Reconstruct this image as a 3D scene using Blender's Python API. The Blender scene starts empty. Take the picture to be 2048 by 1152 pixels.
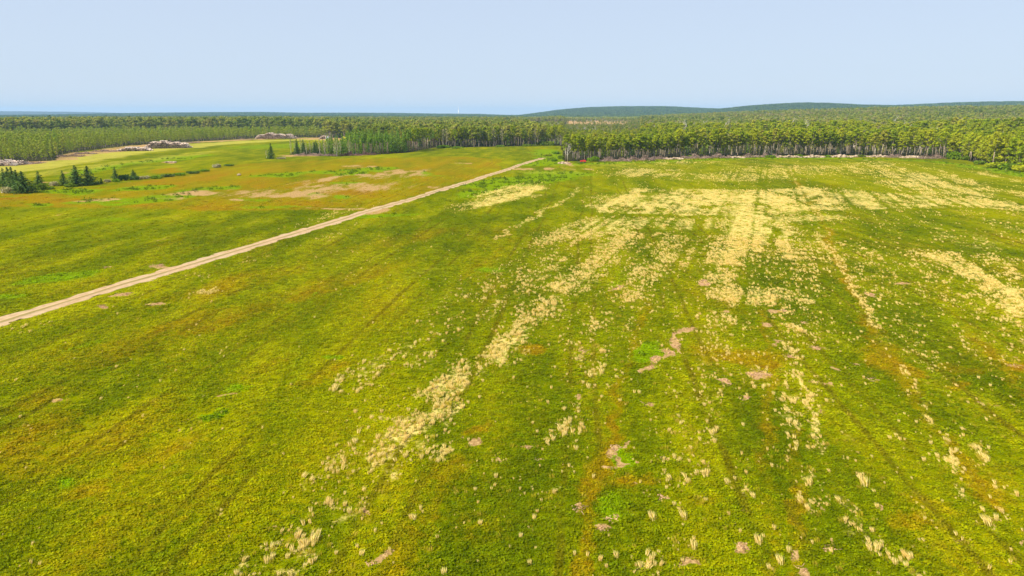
import bpy, math, random
import numpy as np

SC = bpy.context.scene
COL = SC.collection
random.seed(7)
RNG = np.random.default_rng(11)

# ------------------------------------------------------------------ camera
CAM_H = 20.0
FPX = 1370.0
PITCH = math.radians(14.25)
cam_d = bpy.data.cameras.new("camera")
cam_d.sensor_width = 36.0
cam_d.lens = 36.0 * FPX / 2048.0
cam_d.clip_start = 0.5
cam_d.clip_end = 40000.0
cam = bpy.data.objects.new("camera", cam_d)
COL.objects.link(cam)
cam.location = (0, 0, CAM_H)
cam.rotation_euler = (math.pi / 2 - PITCH, 0, 0)
SC.camera = cam

# ------------------------------------------------------------------ light
SUN_EL = math.radians(43)
SUN_AZ = math.radians(-118)          # from +Y towards +X: the sun stands to the left, a little behind
sdir = (math.cos(SUN_EL) * math.sin(SUN_AZ), math.cos(SUN_EL) * math.cos(SUN_AZ), math.sin(SUN_EL))
sun_d = bpy.data.lights.new("sun", 'SUN')
sun_d.energy = 5.0
sun_d.angle = math.radians(0.53)
sun_d.color = (1.0, 0.93, 0.80)
sun = bpy.data.objects.new("sun", sun_d)
COL.objects.link(sun)
from mathutils import Vector
sun.rotation_euler = Vector(sdir).to_track_quat('Z', 'Y').to_euler()

world = bpy.data.worlds.new("World")
SC.world = world
world.use_nodes = True
wt = world.node_tree
wt.nodes.clear()
w_out = wt.nodes.new("ShaderNodeOutputWorld")
w_bg = wt.nodes.new("ShaderNodeBackground")
w_sky = wt.nodes.new("ShaderNodeTexSky")
w_sky.sky_type = 'NISHITA'
w_sky.sun_disc = False
w_sky.sun_elevation = SUN_EL
w_sky.sun_rotation = SUN_AZ % (2 * math.pi)
w_sky.altitude = 100
w_sky.dust_density = 1.0
w_tc = wt.nodes.new("ShaderNodeTexCoord")
w_sep = wt.nodes.new("ShaderNodeSeparateXYZ")
w_ramp = wt.nodes.new("ShaderNodeValToRGB")
e = w_ramp.color_ramp.elements
K = 7.5
e[0].position = 0.0; e[0].color = (0.65, 0.735, 0.86, 1)
e[1].position = 0.45; e[1].color = (0.49, 0.615, 0.825, 1)
n = e.new(0.16); n.color = (0.56, 0.66, 0.835, 1)
n = e.new(0.05); n.color = (0.585, 0.69, 0.845, 1)
w_mul = wt.nodes.new("ShaderNodeVectorMath"); w_mul.operation = 'SCALE'; w_mul.inputs['Scale'].default_value = K
w_mix = wt.nodes.new("ShaderNodeMix"); w_mix.data_type = 'RGBA'
w_mix.inputs[0].default_value = 0.88
L = wt.links.new
L(w_tc.outputs['Generated'], w_sep.inputs[0])
L(w_sep.outputs['Z'], w_ramp.inputs[0])
L(w_ramp.outputs[0], w_mul.inputs[0])
L(w_sky.outputs[0], w_mix.inputs[6])
L(w_mul.outputs[0], w_mix.inputs[7])
L(w_mix.outputs[2], w_bg.inputs[0])
w_bg.inputs[1].default_value = 0.1
L(w_bg.outputs[0], w_out.inputs[0])

vs = SC.view_settings
vs.view_transform = 'Standard'
vs.look = 'None'
vs.exposure = 0.55
vs.gamma = 1.0
vs.use_curve_mapping = False
SC.cycles.max_bounces = 6
SC.cycles.diffuse_bounces = 3
SC.cycles.transmission_bounces = 3
SC.cycles.volume_bounces = 1
SC.cycles.transparent_max_bounces = 4

# ------------------------------------------------------------------ measuring helpers
CP, SP = math.cos(PITCH), math.sin(PITCH)


def ray(px, py):
    a = (px - 1024) / FPX
    b = -(py - 576) / FPX
    return (a, CP + b * SP, -SP + b * CP)


def G(px, py):
    """the spot on the level field that a sight line meets"""
    d = ray(px, py)
    t = -CAM_H / d[2]
    return np.array((d[0] * t, d[1] * t))


def at_dist(px, py, D):
    """point at distance D ahead on a sight line: x, z"""
    d = ray(px, py)
    return d[0] / d[1] * D, CAM_H + d[2] / d[1] * D


def sstep(a, b, x):
    t = np.clip((x - a) / (b - a), 0, 1)
    return t * t * (3 - 2 * t)


def hash2(ix, iy, s):
    v = (ix.astype(np.int64) * 374761393 + iy.astype(np.int64) * 668265263 + s * 1442695041) & 0x7fffffff
    v = ((v ^ (v >> 13)) * 1274126177) & 0x7fffffff
    v = (v ^ (v >> 16)) & 0xffffff
    return v / float(0xffffff)


def vnoise(x, y, s=0):
    ix = np.floor(x); iy = np.floor(y)
    fx = x - ix; fy = y - iy
    fx = fx * fx * (3 - 2 * fx); fy = fy * fy * (3 - 2 * fy)
    a = hash2(ix, iy, s); b = hash2(ix + 1, iy, s); c = hash2(ix, iy + 1, s); d = hash2(ix + 1, iy + 1, s)
    return (a * (1 - fx) + b * fx) * (1 - fy) + (c * (1 - fx) + d * fx) * fy


def fbm(x, y, s=0, o=3):
    t = 0; a = 0.5; n = 0
    for i in range(o):
        t = t + a * vnoise(x * 2 ** i, y * 2 ** i, s + i * 17); n += a; a *= 0.5
    return t / n


ROW = math.radians(20.0)          # the rows of the field run 20 degrees right of straight ahead
RS, RC = math.sin(ROW), math.cos(ROW)


def rowco(X, Y):
    return X * RC - Y * RS, X * RS + Y * RC      # across, along


# ------------------------------------------------------------------ terrain
def ridge_profile(D, knots, lower=0.0):
    xs, zs = [], []
    for px, py in knots:
        x, z = at_dist(px, py, D)
        xs.append(x); zs.append(max(z - lower, 0.0))
    return np.array(xs), np.array(zs)


RIDGES = []
def add_ridge(D, s, knots, lower):
    xs, zs = ridge_profile(D, knots, lower)
    RIDGES.append((D, s, xs, zs))
add_ridge(1500, 560, [(800, 242), (1180, 240), (1260, 237), (1350, 232), (1450, 226.5), (1550, 221.5), (1700, 216.5), (1800, 214), (2048, 212), (2500, 211), (3500, 214)], 12)
add_ridge(1500, 350, [(1080, 246), (1120, 243.5), (1180, 242), (1260, 242.5), (1310, 246)], 0)
add_ridge(4200, 900, [(700, 238), (940, 236), (1040, 231.5), (1080, 226), (1120, 220), (1180, 215), (1240, 213.5), (1330, 213.5), (1400, 217), (1500, 221), (1650, 226), (1900, 232)], 9)
add_ridge(3300, 600, [(1340, 236), (1380, 229), (1440, 219), (1500, 212.5), (1560, 208.5), (1600, 206.5), (1640, 207.5), (1700, 210.5), (1780, 211.5), (1850, 209), (1900, 206), (1960, 204.5), (2048, 203.8), (2600, 205), (3500, 215)], 9)
add_ridge(4700, 900, [(-1500, 226), (0, 236), (120, 233), (200, 229), (300, 226.5), (420, 225), (520, 225), (600, 226.5), (700, 226.5), (800, 227), (880, 228.5), (960, 229), (1020, 232), (1100, 236), (1200, 240)], 9)
add_ridge(9000, 900, [(-1500, 223), (-400, 221), (0, 222), (110, 223), (230, 225.5), (360, 228), (700, 232), (1000, 231), (1080, 228.5), (1300, 229), (3500, 228)], 0)


def height(X, Y):
    X = np.asarray(X, float); Y = np.asarray(Y, float)
    z = np.zeros(np.broadcast(X, Y).shape)
    for D, s, xs, zs in RIDGES:
        prof = np.interp(X, xs, zs)
        z = np.maximum(z, prof * np.exp(-((Y - D) / s) ** 2))
        z = z
    # the right-hand wood stays high behind its crest
    R = np.hypot(X, Y)
    z = z + sstep(700, 2500, R) * 5 * (fbm(X / 500, Y / 500, 5) - 0.5) * (Y > 0)
    k = sstep(380, 800, np.where(X > 30, Y, Y - 260))
    return np.maximum(z, -3) * k


# ------------------------------------------------------------------ layout of the field (traced spots laid out on the ground)
def E(px, py, rx, ry, rot=0, w=1.0):
    c = G(px, py); r = math.radians(rot)
    u = (G(px + rx * math.cos(r), py + rx * math.sin(r)) - G(px - rx * math.cos(r), py - rx * math.sin(r))) / 2
    v = (G(px - ry * math.sin(r), py + ry * math.cos(r)) - G(px + ry * math.sin(r), py - ry * math.cos(r))) / 2
    M = np.linalg.inv(np.array([[u[0], v[0]], [u[1], v[1]]]))
    rad = np.hypot(*u) + np.hypot(*v)
    return ('e', c, M, rad * 1.5, w)


def S(pts, width, w=1.0):
    P = np.array([G(*p) for p in pts])
    return ('s', P, width, None, w)


def POLY(pts, w=1.0):
    return ('p', np.array([G(*p) for p in pts]), None, None, w)


def in_poly(X, Y, P):
    ins = np.zeros(X.shape, bool)
    n = len(P)
    for i in range(n):
        x1, y1 = P[i]; x2, y2 = P[(i + 1) % n]
        if y1 == y2:
            continue
        c = ((y1 > Y) != (y2 > Y)) & (X < (x2 - x1) * (Y - y1) / (y2 - y1) + x1)
        ins ^= c
    return ins


def field(X, Y, feats, warp=True):
    out = np.zeros(X.shape)
    if warp:      # ragged outlines
        Rr = np.hypot(X, Y)
        a1 = .75 * np.clip(Rr / 70, .2, 1); a2 = 4.0 * sstep(70, 220, Rr)
        dx = (vnoise(X * .45, Y * .45, 201) - .5) * 2 * a1 + (vnoise(X * 1.7, Y * 1.7, 203) - .5) * .5 + (vnoise(X * .11, Y * .11, 205) - .5) * 2 * a2
        dy = (vnoise(X * .45, Y * .45, 202) - .5) * 2 * a1 + (vnoise(X * 1.7, Y * 1.7, 204) - .5) * .5 + (vnoise(X * .11, Y * .11, 206) - .5) * 2 * a2
        X = X + dx; Y = Y + dy
    for f in feats:
        kind, a, b, c, w = f
        if kind == 'e':
            m = (np.abs(X - a[0]) < c) & (np.abs(Y - a[1]) < c)
            if not m.any(): continue
            dx = X[m] - a[0]; dy = Y[m] - a[1]
            r = np.hypot(b[0, 0] * dx + b[0, 1] * dy, b[1, 0] * dx + b[1, 1] * dy)
            out[m] = np.maximum(out[m], w * sstep(1.4, 0.55, r))
        elif kind == 's':
            lo = a.min(0) - b * 1.6; hi = a.max(0) + b * 1.6
            m = (X > lo[0]) & (X < hi[0]) & (Y > lo[1]) & (Y < hi[1])
            if not m.any(): continue
            x = X[m]; y = Y[m]; dd = np.full(x.shape, 1e9)
            for i in range(len(a) - 1):
                p = a[i]; q = a[i + 1]; d = q - p
                t = np.clip(((x - p[0]) * d[0] + (y - p[1]) * d[1]) / (d @ d), 0, 1)
                dd = np.minimum(dd, np.hypot(x - p[0] - t * d[0], y - p[1] - t * d[1]))
            out[m] = np.maximum(out[m], w * sstep(1.4, 0.5, dd / b))
        else:
            lo = a.min(0); hi = a.max(0)
            m = (X > lo[0]) & (X < hi[0]) & (Y > lo[1]) & (Y < hi[1])
            if not m.any(): continue
            o = out[m]; o[in_poly(X[m], Y[m], a)] = w
            out[m] = np.maximum(out[m], o)
    return out


F_STRAW = [
    POLY([(1240, 378), (1420, 380), (1640, 376), (1660, 395), (1640, 418), (1400, 432), (1180, 424)], .62), E(1330, 402, 140, 22, 0, .92), E(1500, 402, 160, 24, 0, .85), E(1230, 414, 60, 12, 0, .8),
    POLY([(1640, 374), (1800, 388), (2060, 404), (2060, 420), (1850, 418), (1650, 422)], .55), E(1750, 402, 140, 14, 0, .6), S([(1600, 408), (1800, 408), (1950, 411), (2070, 416)], 2.6, .8), S([(1640, 380), (1800, 392)], 3, .6),
    E(1190, 455, 95, 20, -8, .6), E(1130, 470, 60, 14, -15, .5),
    E(1485, 450, 45, 50, 0, .8), S([(1470, 430), (1455, 500), (1440, 525)], 2.5, .8), S([(1525, 430), (1525, 490)], 1.2, .7), S([(1560, 440), (1580, 500), (1590, 520)], 1.2, .6), E(1500, 592, 95, 18, 0, .72), E(1440, 552, 30, 20, 0, .5), E(1590, 600, 60, 14, 0, .4),
    E(1380, 447, 200, 14, 0, .5), E(1600, 437, 120, 8, 0, .5), E(1700, 440, 60, 6, 0, .3), E(1600, 500, 60, 60, 0, .25), E(1340, 510, 60, 25, 0, .35), S([(1340, 470), (1280, 560), (1260, 600)], 2.0, .35),
    S([(1855, 510), (1930, 535), (1990, 570), (2060, 630)], 2.0, .8), E(1930, 480, 90, 20, 8, .35), E(1890, 515, 40, 14, 10, .5), E(2040, 645, 30, 9, 20, .6), S([(1950, 440), (2060, 475)], 1.2, .4), S([(1780, 420), (1900, 470), (2048, 560)], 1.0, .35),
    E(1290, 345, 90, 9, 0, .5), E(1350, 325, 90, 5, 0, .35), E(1440, 355, 160, 10, 0, .38), E(1640, 340, 200, 12, 0, .36), E(1860, 365, 130, 22, 8, .55),
    E(1750, 330, 90, 8, 0, .3), S([(1560, 332), (1625, 385), (1660, 420)], 1.0, .6), S([(1740, 320), (1900, 375), (2048, 420)], 1.2, .6), S([(1700, 325), (1820, 370), (1960, 420)], 1.0, .5), S([(1850, 335), (2060, 392)], 1.2, .5),
    S([(1960, 345), (2060, 365)], 2.5, .5),
    E(1015, 388, 95, 15, -12, .85), E(950, 402, 60, 9, -12, .5), E(1080, 370, 30, 8, -12, .5), S([(1180, 375), (1060, 440), (1000, 480)], .7, .5), S([(1140, 400), (1020, 460)], .6, .35), S([(1230, 430), (1090, 520), (960, 600)], .8, .35),
    S([(1260, 470), (1200, 530), (1130, 572)], 2.6, .55), E(1125, 573, 28, 9, -8, .9), S([(1200, 545), (1130, 590), (1060, 640), (1020, 680)], 1.9, .62), E(1030, 655, 26, 12, -30, .7),
    E(1005, 695, 42, 24, -35, 1.0), E(905, 765, 66, 24, -20, 1.0), S([(1010, 700), (900, 770), (860, 850), (760, 935), (690, 1010), (610, 1095), (545, 1150)], 1.6, .30), E(880, 840, 56, 32, -30, 1), E(800, 880, 74, 46, -35, .95), E(765, 930, 46, 32, 0, 1.2), E(860, 885, 42, 42, 0, .95),
    E(700, 1005, 56, 24, -10, .9), E(690, 1045, 42, 20, 0, .9), E(610, 1095, 38, 28, -30, .85), E(560, 1135, 50, 20, 0, .75), E(480, 1125, 14, 22, -40, .65), E(725, 1030, 30, 12, 0, .6),
    S([(1110, 520), (1000, 600), (880, 665), (780, 720), (700, 775)], 1.8, .4), S([(1060, 545), (950, 600)], 1.5, .35), S([(760, 840), (690, 900), (620, 970)], .8, .45), E(840, 720, 50, 10, -20, .4), E(1030, 715, 30, 16, -30, .5), S([(840, 680), (740, 750)], 1, .5),
    S([(1605, 755), (1615, 800), (1635, 880), (1645, 905)], .22, .95), E(1635, 895, 22, 16, 0, .75), S([(1570, 770), (1590, 860), (1610, 950), (1600, 1000)], .45, .5), E(1580, 830, 22, 60, 0, .38), E(1550, 770, 35, 13, 0, .45), S([(1560, 600), (1590, 700), (1600, 760)], .5, .3), S([(1460, 640), (1500, 720), (1540, 800)], .6, .2),
    S([(1800, 735), (1850, 805), (1880, 880), (1925, 960), (1990, 1060)], .22, .9), S([(1640, 470), (1690, 540), (1760, 660)], .5, .6), S([(1600, 1000), (1700, 1060), (1760, 1100), (1840, 1150)], .6, .6), E(1790, 1130, 50, 18, -10, .6), E(1730, 965, 18, 22, 0, .6), S([(1680, 990), (1760, 1100)], .35, .6),
    E(1960, 910, 14, 30, -30, .5), E(2010, 985, 40, 10, 20, .45), E(1130, 855, 28, 20, -30, .5), E(1100, 880, 16, 18, 0, .45), E(1200, 745, 16, 12, 0, .6), E(1440, 870, 50, 14, 0, .35), E(1390, 960, 50, 30, 0, .3), E(1500, 990, 40, 15, 0, .42), E(1335, 950, 60, 30, 0, .25),
    E(1290, 1135, 24, 20, 0, .75), E(1520, 1075, 12, 9, 0, .5), E(1180, 650, 15, 18, 0, .45), E(1080, 600, 60, 40, -35, .3), E(1310, 850, 60, 60, 0, .2), E(1400, 1040, 200, 80, 0, .14), E(1660, 640, 200, 60, 0, .15),
    E(1604, 660, 16, 8, 25, .8), E(1270, 590, 60, 30, 0, .28), E(1310, 540, 40, 30, 0, .35), E(1420, 640, 60, 20, 0, .3), E(1240, 620, 80, 20, 0, .2), E(1160, 690, 60, 40, 0, .22),
    POLY([(1250, 318), (1900, 320), (2048, 350), (2300, 420), (2600, 1200), (1050, 1200), (1080, 760), (1180, 450)], .12),
    POLY([(1230, 420), (2300, 420), (2400, 700), (1100, 720), (1150, 520)], .17),
    POLY([(880, 560), (1180, 440), (1180, 700), (1090, 1160), (420, 1160), (640, 900)], .065),
    POLY([(880, 400), (560, 480), (-400, 800), (-400, 1200), (640, 1160), (900, 800), (1000, 500)], .010),
    E(412, 586, 30, 6, -10, .5), E(500, 520, 40, 5, -15, .25), E(690, 425, 120, 6, -14, .3), E(60, 655, 50, 8, -15, .2), E(400, 552, 30, 5, 0, .3),
    E(700, 460, 60, 8, -14, .2), E(205, 750, 60, 10, -14, .1), E(440, 1020, 20, 8, 0, .3),
]
F_PALE = [   # the faded yellow far field on the left, the mown strip by the far wood
    S([(-500, 360), (0, 340), (110, 325), (240, 306), (400, 290), (500, 283), (620, 279), (720, 281)], 16, .85),
    S([(90, 345), (280, 322), (420, 303)], 8, .45), S([(0, 356), (160, 338)], 8, .4),
    E(1090, 345, 90, 5, 0, .35), E(1250, 332, 120, 7, 0, .3), E(1500, 330, 300, 7, 0, .2), E(340, 352, 60, 3, 0, .25), E(560, 590, 250, 22, -12, .15),
    E(830, 552, 60, 10, -20, .3),
]
F_BRIGHT = [
    E(1045, 362, 120, 11, -4, .95), E(960, 383, 60, 7, -10, .7), E(1120, 348, 80, 6, 0, .7), S([(1140, 330), (1300, 324), (1500, 317), (1700, 317), (1890, 324), (1960, 336), (2060, 352)], 4.5, .75),
    S([(1090, 300), (1100, 320), (1080, 330)], 9, .6),
    E(150, 383, 70, 6, 0, .95), E(285, 376, 55, 5, -4, .95), E(60, 412, 40, 4, 0, .8), E(215, 402, 110, 4, -3, .7), E(330, 396, 90, 7, -8, .75), E(430, 377, 60, 5, -6, .8), E(245, 408, 35, 3, 0, .8),
    E(575, 350, 60, 4, -4, .8), E(640, 344, 30, 3, 0, .7), E(700, 345, 45, 6, -8, .8), E(760, 338, 30, 5, 0, .75), E(540, 352, 30, 2.5, 0, .8), E(680, 368, 35, 4, 0, .55), E(640, 388, 25, 3, 0, .7), E(690, 392, 22, 4, 0, .7), E(850, 346, 30, 3, 0, .6), E(490, 402, 60, 4, 0, .5), E(550, 415, 90, 3, 0, .5),
    E(850, 352, 30, 3, 0, .5), E(240, 331, 120, 5, -9, .65), E(360, 316, 80, 4, -6, .65), E(560, 292, 120, 5, -2, .5),
    E(120, 555, 110, 9, -8, .6), E(15, 592, 40, 5, 0, .6), E(620, 600, 70, 18, -14, .32), E(990, 540, 30, 6, 0, .6), E(1290, 705, 45, 22, -30, .6), E(1240, 915, 25, 30, -30, .6), E(1230, 1010, 30, 30, 0, .5),
    E(425, 828, 35, 7, -20, .8), E(480, 775, 25, 10, -20, .6), E(140, 965, 20, 8, -20, .6), E(660, 712, 30, 5, 0, .5), E(860, 352, 40, 3, 0, .5), E(180, 690, 60, 5, -16, .4), E(900, 600, 60, 10, -20, .3),
    E(1280, 545, 60, 20, 0, .3), E(1800, 620, 160, 50, 20, .25), E(760, 432, 90, 4, -3, .6), E(250, 440, 150, 3, 0, .4),
    E(1240, 560, 40, 12, -30, .3), E(1420, 980, 60, 60, 0, .12), E(330, 322, 40, 2, 0, .5),
]
F_RUST = [
    POLY([(-500, 430), (0, 413), (300, 416), (600, 421), (740, 421), (860, 385), (1000, 337), (1010, 318), (900, 312), (640, 322), (440, 335), (300, 358), (0, 398), (-500, 415)], .50),
    E(90, 400, 120, 9, 0, .85), E(300, 390, 90, 4, 0, .6), E(100, 412, 180, 4, 0, .6), E(400, 354, 130, 10, -9, .75), E(520, 334, 110, 10, -5, .5), E(330, 342, 40, 5, -4, .75), E(680, 325, 100, 8, -2, .45), E(560, 370, 70, 6, -4, .7),
    E(480, 366, 50, 5, 0, .5), E(620, 408, 110, 9, 0, .8), E(720, 384, 70, 6, 0, .9), E(770, 392, 50, 5, 0, .75), E(470, 415, 180, 5, 0, .7), E(820, 372, 70, 8, -8, .5), E(850, 358, 60, 6, 0, .5), E(900, 330, 120, 8, 0, .35), E(790, 345, 60, 5, 0, .5), E(60, 385, 60, 4, 0, .6), E(720, 327, 50, 4, 0, .65), E(880, 345, 60, 5, 0, .5),
    E(500, 560, 160, 18, -14, .42), E(420, 640, 160, 20, -14, .35), E(250, 700, 150, 25, -16, .3), E(90, 890, 130, 60, -20, .4), E(250, 850, 160, 50, -20, .32), E(330, 900, 100, 20, -25, .35), E(640, 750, 90, 15, -20, .35), E(800, 480, 150, 12, -12, .3), E(680, 560, 160, 14, -14, .32), E(620, 590, 60, 12, -14, .4),
    E(60, 800, 80, 14, -20, .35), E(520, 740, 100, 12, -22, .3), E(170, 980, 60, 12, -20, .4),
    E(1760, 720, 60, 18, 20, .65), E(1800, 735, 50, 12, 20, .6), E(1500, 715, 90, 16, 0, .5), E(1420, 700, 40, 10, 0, .35), E(1910, 770, 25, 8, 0, .6), E(1760, 700, 50, 12, 0, .5), E(2030, 735, 25, 8, 10, .8), E(1060, 700, 25, 10, 0, .75), E(1540, 730, 30, 10, 0, .6), E(960, 860, 30, 12, -20, .5), E(1530, 885, 20, 70, 0, .55), E(1600, 1010, 20, 60, 0, .7), E(1920, 740, 30, 10, 0, .4),
    E(1420, 1000, 40, 14, 0, .4), E(1270, 965, 50, 12, 0, .5), E(1820, 1045, 50, 20, 0, .4), E(1870, 1010, 60, 14, 20, .35), E(2000, 960, 40, 40, 0, .25), E(900, 940, 50, 25, -30, .35), E(1090, 1000, 50, 25, 0, .2), E(1190, 960, 26, 60, 12, .5), E(960, 1060, 60, 30, 0, .2),
    S([(1590, 330), (1640, 440), (1700, 560), (1762, 700), (1870, 860), (1995, 1010)], 0.54, 0.50), S([(1720, 600), (1800, 730), (1900, 880)], 0.42, 0.31),
    S([(1530, 620), (1538, 760), (1545, 1000), (1545, 1160)], 0.36, 0.37), S([(1590, 860), (1605, 1160)], 0.42, 0.43), S([(1300, 600), (1250, 740), (1225, 870), (1185, 990), (1160, 1160)], 0.42, 0.46),
    S([(1420, 420), (1260, 680)], 0.36, 0.19), S([(1240, 360), (1050, 470), (860, 600)], 0.48, 0.22), S([(1870, 560), (1940, 660), (2060, 800)], 0.42, 0.31), S([(900, 950), (830, 1060), (780, 1160)], 0.60, 0.22),
]
def straw_field(X, Y):
    st = field(X, Y, F_STRAW)
    u, v = rowco(X, Y)
    Rr = np.hypot(X, Y); q = np.clip(Rr / 90, .5, 1.6)
    c1 = fbm(u * .42 / q, v * .16 / q, 21, 3); c2 = fbm(X * .9 / q, Y * .45 / q, 23, 3)
    row = vnoise(u / 1.1, v / 55, 31) * .55 + vnoise(u / 3.1, v / 80, 33) * .45
    m = sstep(.30, .56, c1) * .55 + sstep(.34, .6, c2) * .45
    m = m * (.45 + 1.0 * sstep(.25, .6, row))
    pu = np.abs(((u + 4.6) % 9.2) - 4.6)
    m = m * (1 - .5 * sstep(.6, .25, np.abs(pu - 1.0)))
    return np.clip(st * np.clip(.30 + 1.0 * m, 0, 1.15) * (1 + .3 * sstep(70, 110, Rr)), 0, 1)


BARE_SPOTS = [(1372, 663, 16, 6, -10), (1350, 676, 12, 8, -30), (1330, 705, 15, 10, -30), (1308, 722, 16, 9, -35), (1292, 742, 18, 9, -20), (1362, 690, 8, 14, 20),
    (1513, 749, 21, 9, 0), (957, 887, 20, 8, -25), (1255, 884, 18, 4, -25), (1222, 900, 10, 14, 10), (1236, 918, 8, 12, 20), (1212, 938, 22, 5, -5), (1240, 932, 14, 6, -20), (1212, 1047, 18, 13, 0), (1228, 1026, 6, 10, 20), (1160, 1010, 8, 13, 20),
    (1371, 1123, 17, 10, 0), (1471, 1098, 12, 12, 20), (1598, 1109, 15, 7, 0), (1612, 1140, 20, 12, 0), (768, 1113, 32, 8, -25), (1449, 762, 13, 7, 0), (1489, 797, 10, 5, 0), (1758, 762, 16, 4, 8), (1663, 770, 12, 5, 0), (1642, 768, 12, 3, 0), (1405, 565, 14, 5, -20), (1552, 622, 18, 4, 4), (1440, 623, 12, 4, 0), (1556, 690, 16, 5, 0), (1540, 652, 12, 4, 0), (1620, 647, 10, 3, 0),
    (1300, 812, 14, 4, 0), (1322, 915, 18, 4, -8), (1813, 567, 12, 4, 5), (1748, 592, 14, 4, 3), (1085, 918, 14, 3, 0), (1007, 924, 10, 5, 0), (102, 799, 14, 5, 0), (1773, 1020, 9, 6, 0), (1494, 1021, 18, 3, 12), (1340, 998, 16, 5, 12), (1654, 1085, 8, 16, 0), (1270, 968, 10, 3, 0), (1667, 735, 14, 4, 22), (1715, 727, 9, 3, 10), (1586, 715, 10, 3, 0), (1640, 694, 9, 3, 0), (2020, 733, 22, 3, 8), (2045, 1090, 10, 10, 30), (1645, 822, 6, 4, 0), (860, 777, 14, 4, -20), (1162, 706, 8, 4, 0), (320, 608, 26, 3, 0), (452, 790, 10, 4, 0), (730, 1020, 14, 5, -10), (1225, 577, 30, 3, -14), (540, 1056, 10, 5, 20), (380, 838, 8, 3, 0), (223, 533, 8, 3, 0), (240, 590, 20, 3, -5), (215, 616, 12, 2.5, 0), (1650, 1020, 14, 4, 20), (1150, 790, 6, 4, 0), (1060, 895, 8, 3, 0), (740, 912, 7, 3, 0), (930, 878, 7, 4, 0), (1805, 890, 10, 3, 0), (1270, 920, 8, 3, 0)]
F_BARE = [E(a, b, c, d, r, .95) for a, b, c, d, r in BARE_SPOTS] + [
    E(690, 352, 45, 5, -8, .75), E(645, 362, 50, 4, -6, .7), E(780, 345, 45, 5, -8, .7), E(830, 342, 60, 4, -6, .55), E(395, 387, 50, 5, 0, .8), E(210, 401, 50, 2.5, -3, .8), E(165, 404, 30, 2.5, 0, .7), E(340, 397, 40, 3, 0, .5), E(590, 392, 50, 5, -5, .75), E(460, 402, 30, 3, 0, .7), E(500, 388, 60, 4, 0, .6), E(730, 372, 50, 4, -6, .6), E(660, 378, 170, 12, -3, .60), E(560, 386, 170, 10, 0, .55), E(800, 350, 90, 8, -6, .5), E(340, 325, 18, 2.5, 0, .8), E(850, 374, 30, 2, 0, .5), E(720, 333, 30, 2.5, 0, .6), E(640, 418, 30, 2, 0, .5), E(335, 398, 30, 3, 0, .6),
    E(840, 373, 20, 1.5, 0, .7), E(100, 365, 30, 2, 0, .5), E(140, 345, 20, 1.5, -6, .6), E(1160, 338, 50, 2.5, 0, .55), E(1070, 338, 60, 3, 0, .55), E(1135, 328, 16, 5, 0, .8), E(318, 533, 26, 5, 0, .95), E(690, 417, 55, 2.2, -1, .8), E(745, 421, 35, 6, -12, .7),
    E(935, 326, 20, 1.5, 0, .5), E(1130, 276, 30, 2, 0, .3), E(615, 310, 50, 3.5, -1, .8),
    # cut-over strips
    S([(-400, 345), (0, 331), (112, 320), (130, 313), (170, 306)], 8, .9), S([(150, 309), (240, 299), (300, 289), (400, 284), (500, 279), (560, 277), (640, 276)], 10, .9), E(200, 302, 50, 4, -8, .9), E(650, 277, 60, 2.5, 0, .9),
    POLY([(1135, 256), (1252, 257), (1272, 242), (1128, 239.5)], 1.2), E(650, 306, 70, 3, 1, .7), E(700, 308, 60, 3, 0, .8),
]

FIELD_PX = [(-900, 362), (-300, 337), (0, 326), (110, 321), (126, 308), (180, 300), (260, 291), (400, 282.5), (500, 277), (600, 274.5), (700, 276.5), (745, 279), (740, 290), (650, 296), (592, 300), (577, 309), (674, 313), (700, 311.5), (776, 308), (820, 304.5), (868, 295.5), (1015, 293), (1122, 291), (1124, 302), (1127, 323),
    (1165, 322), (1200, 321), (1300, 318), (1400, 314.5), (1500, 311.5), (1700, 310.5), (1850, 313), (1892, 316), (1925, 319), (1958, 326), (1985, 332), (2048, 340), (2600, 392), (3400, 470)]
FIELD = np.array([G(*p) for p in FIELD_PX] + [(500, -400), (-600, -400)])
CLEAR = np.array([G(*p) for p in [(1135, 256), (1252, 257), (1272, 242), (1128, 239.5)]])


def forest_mask(X, Y):
    return ~(in_poly(X, Y, FIELD) | in_poly(X, Y, CLEAR))


# ------------------------------------------------------------------ mesh helpers
def mesh_np(name, V, F, mats, midx=None, smooth=False, fattr=None):
    """F: (n,4) or (n,3) int array or list"""
    me = bpy.data.meshes.new(name)
    V = np.asarray(V, np.float32)
    if isinstance(F, np.ndarray):
        n, k = F.shape
        me.vertices.add(len(V)); me.vertices.foreach_set("co", V.ravel())
        me.loops.add(n * k); me.loops.foreach_set("vertex_index", F.ravel().astype(np.int32))
        me.polygons.add(n)
        me.polygons.foreach_set("loop_start", np.arange(0, n * k, k, dtype=np.int32))
        me.polygons.foreach_set("loop_total", np.full(n, k, np.int32))
    else:
        me.from_pydata(V.tolist(), [], F)
        n = len(F)
    for m in mats:
        me.materials.append(m)
    if midx is not None:
        me.polygons.foreach_set("material_index", np.asarray(midx, np.int32))
    if smooth:
        me.polygons.foreach_set("use_smooth", np.ones(n, bool))
    me.update(calc_edges=True)
    return me


def new_obj(name, data, parent=None, loc=(0, 0, 0), link=True):
    o = bpy.data.objects.new(name, data)
    if link: COL.objects.link(o)
    o.location = loc
    if parent is not None: o.parent = parent
    return o


def tag(o, label=None, cat=None, group=None, kind=None):
    if label: o["label"] = label
    if cat: o["category"] = cat
    if group: o["group"] = group
    if kind: o["kind"] = kind
    return o


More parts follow.
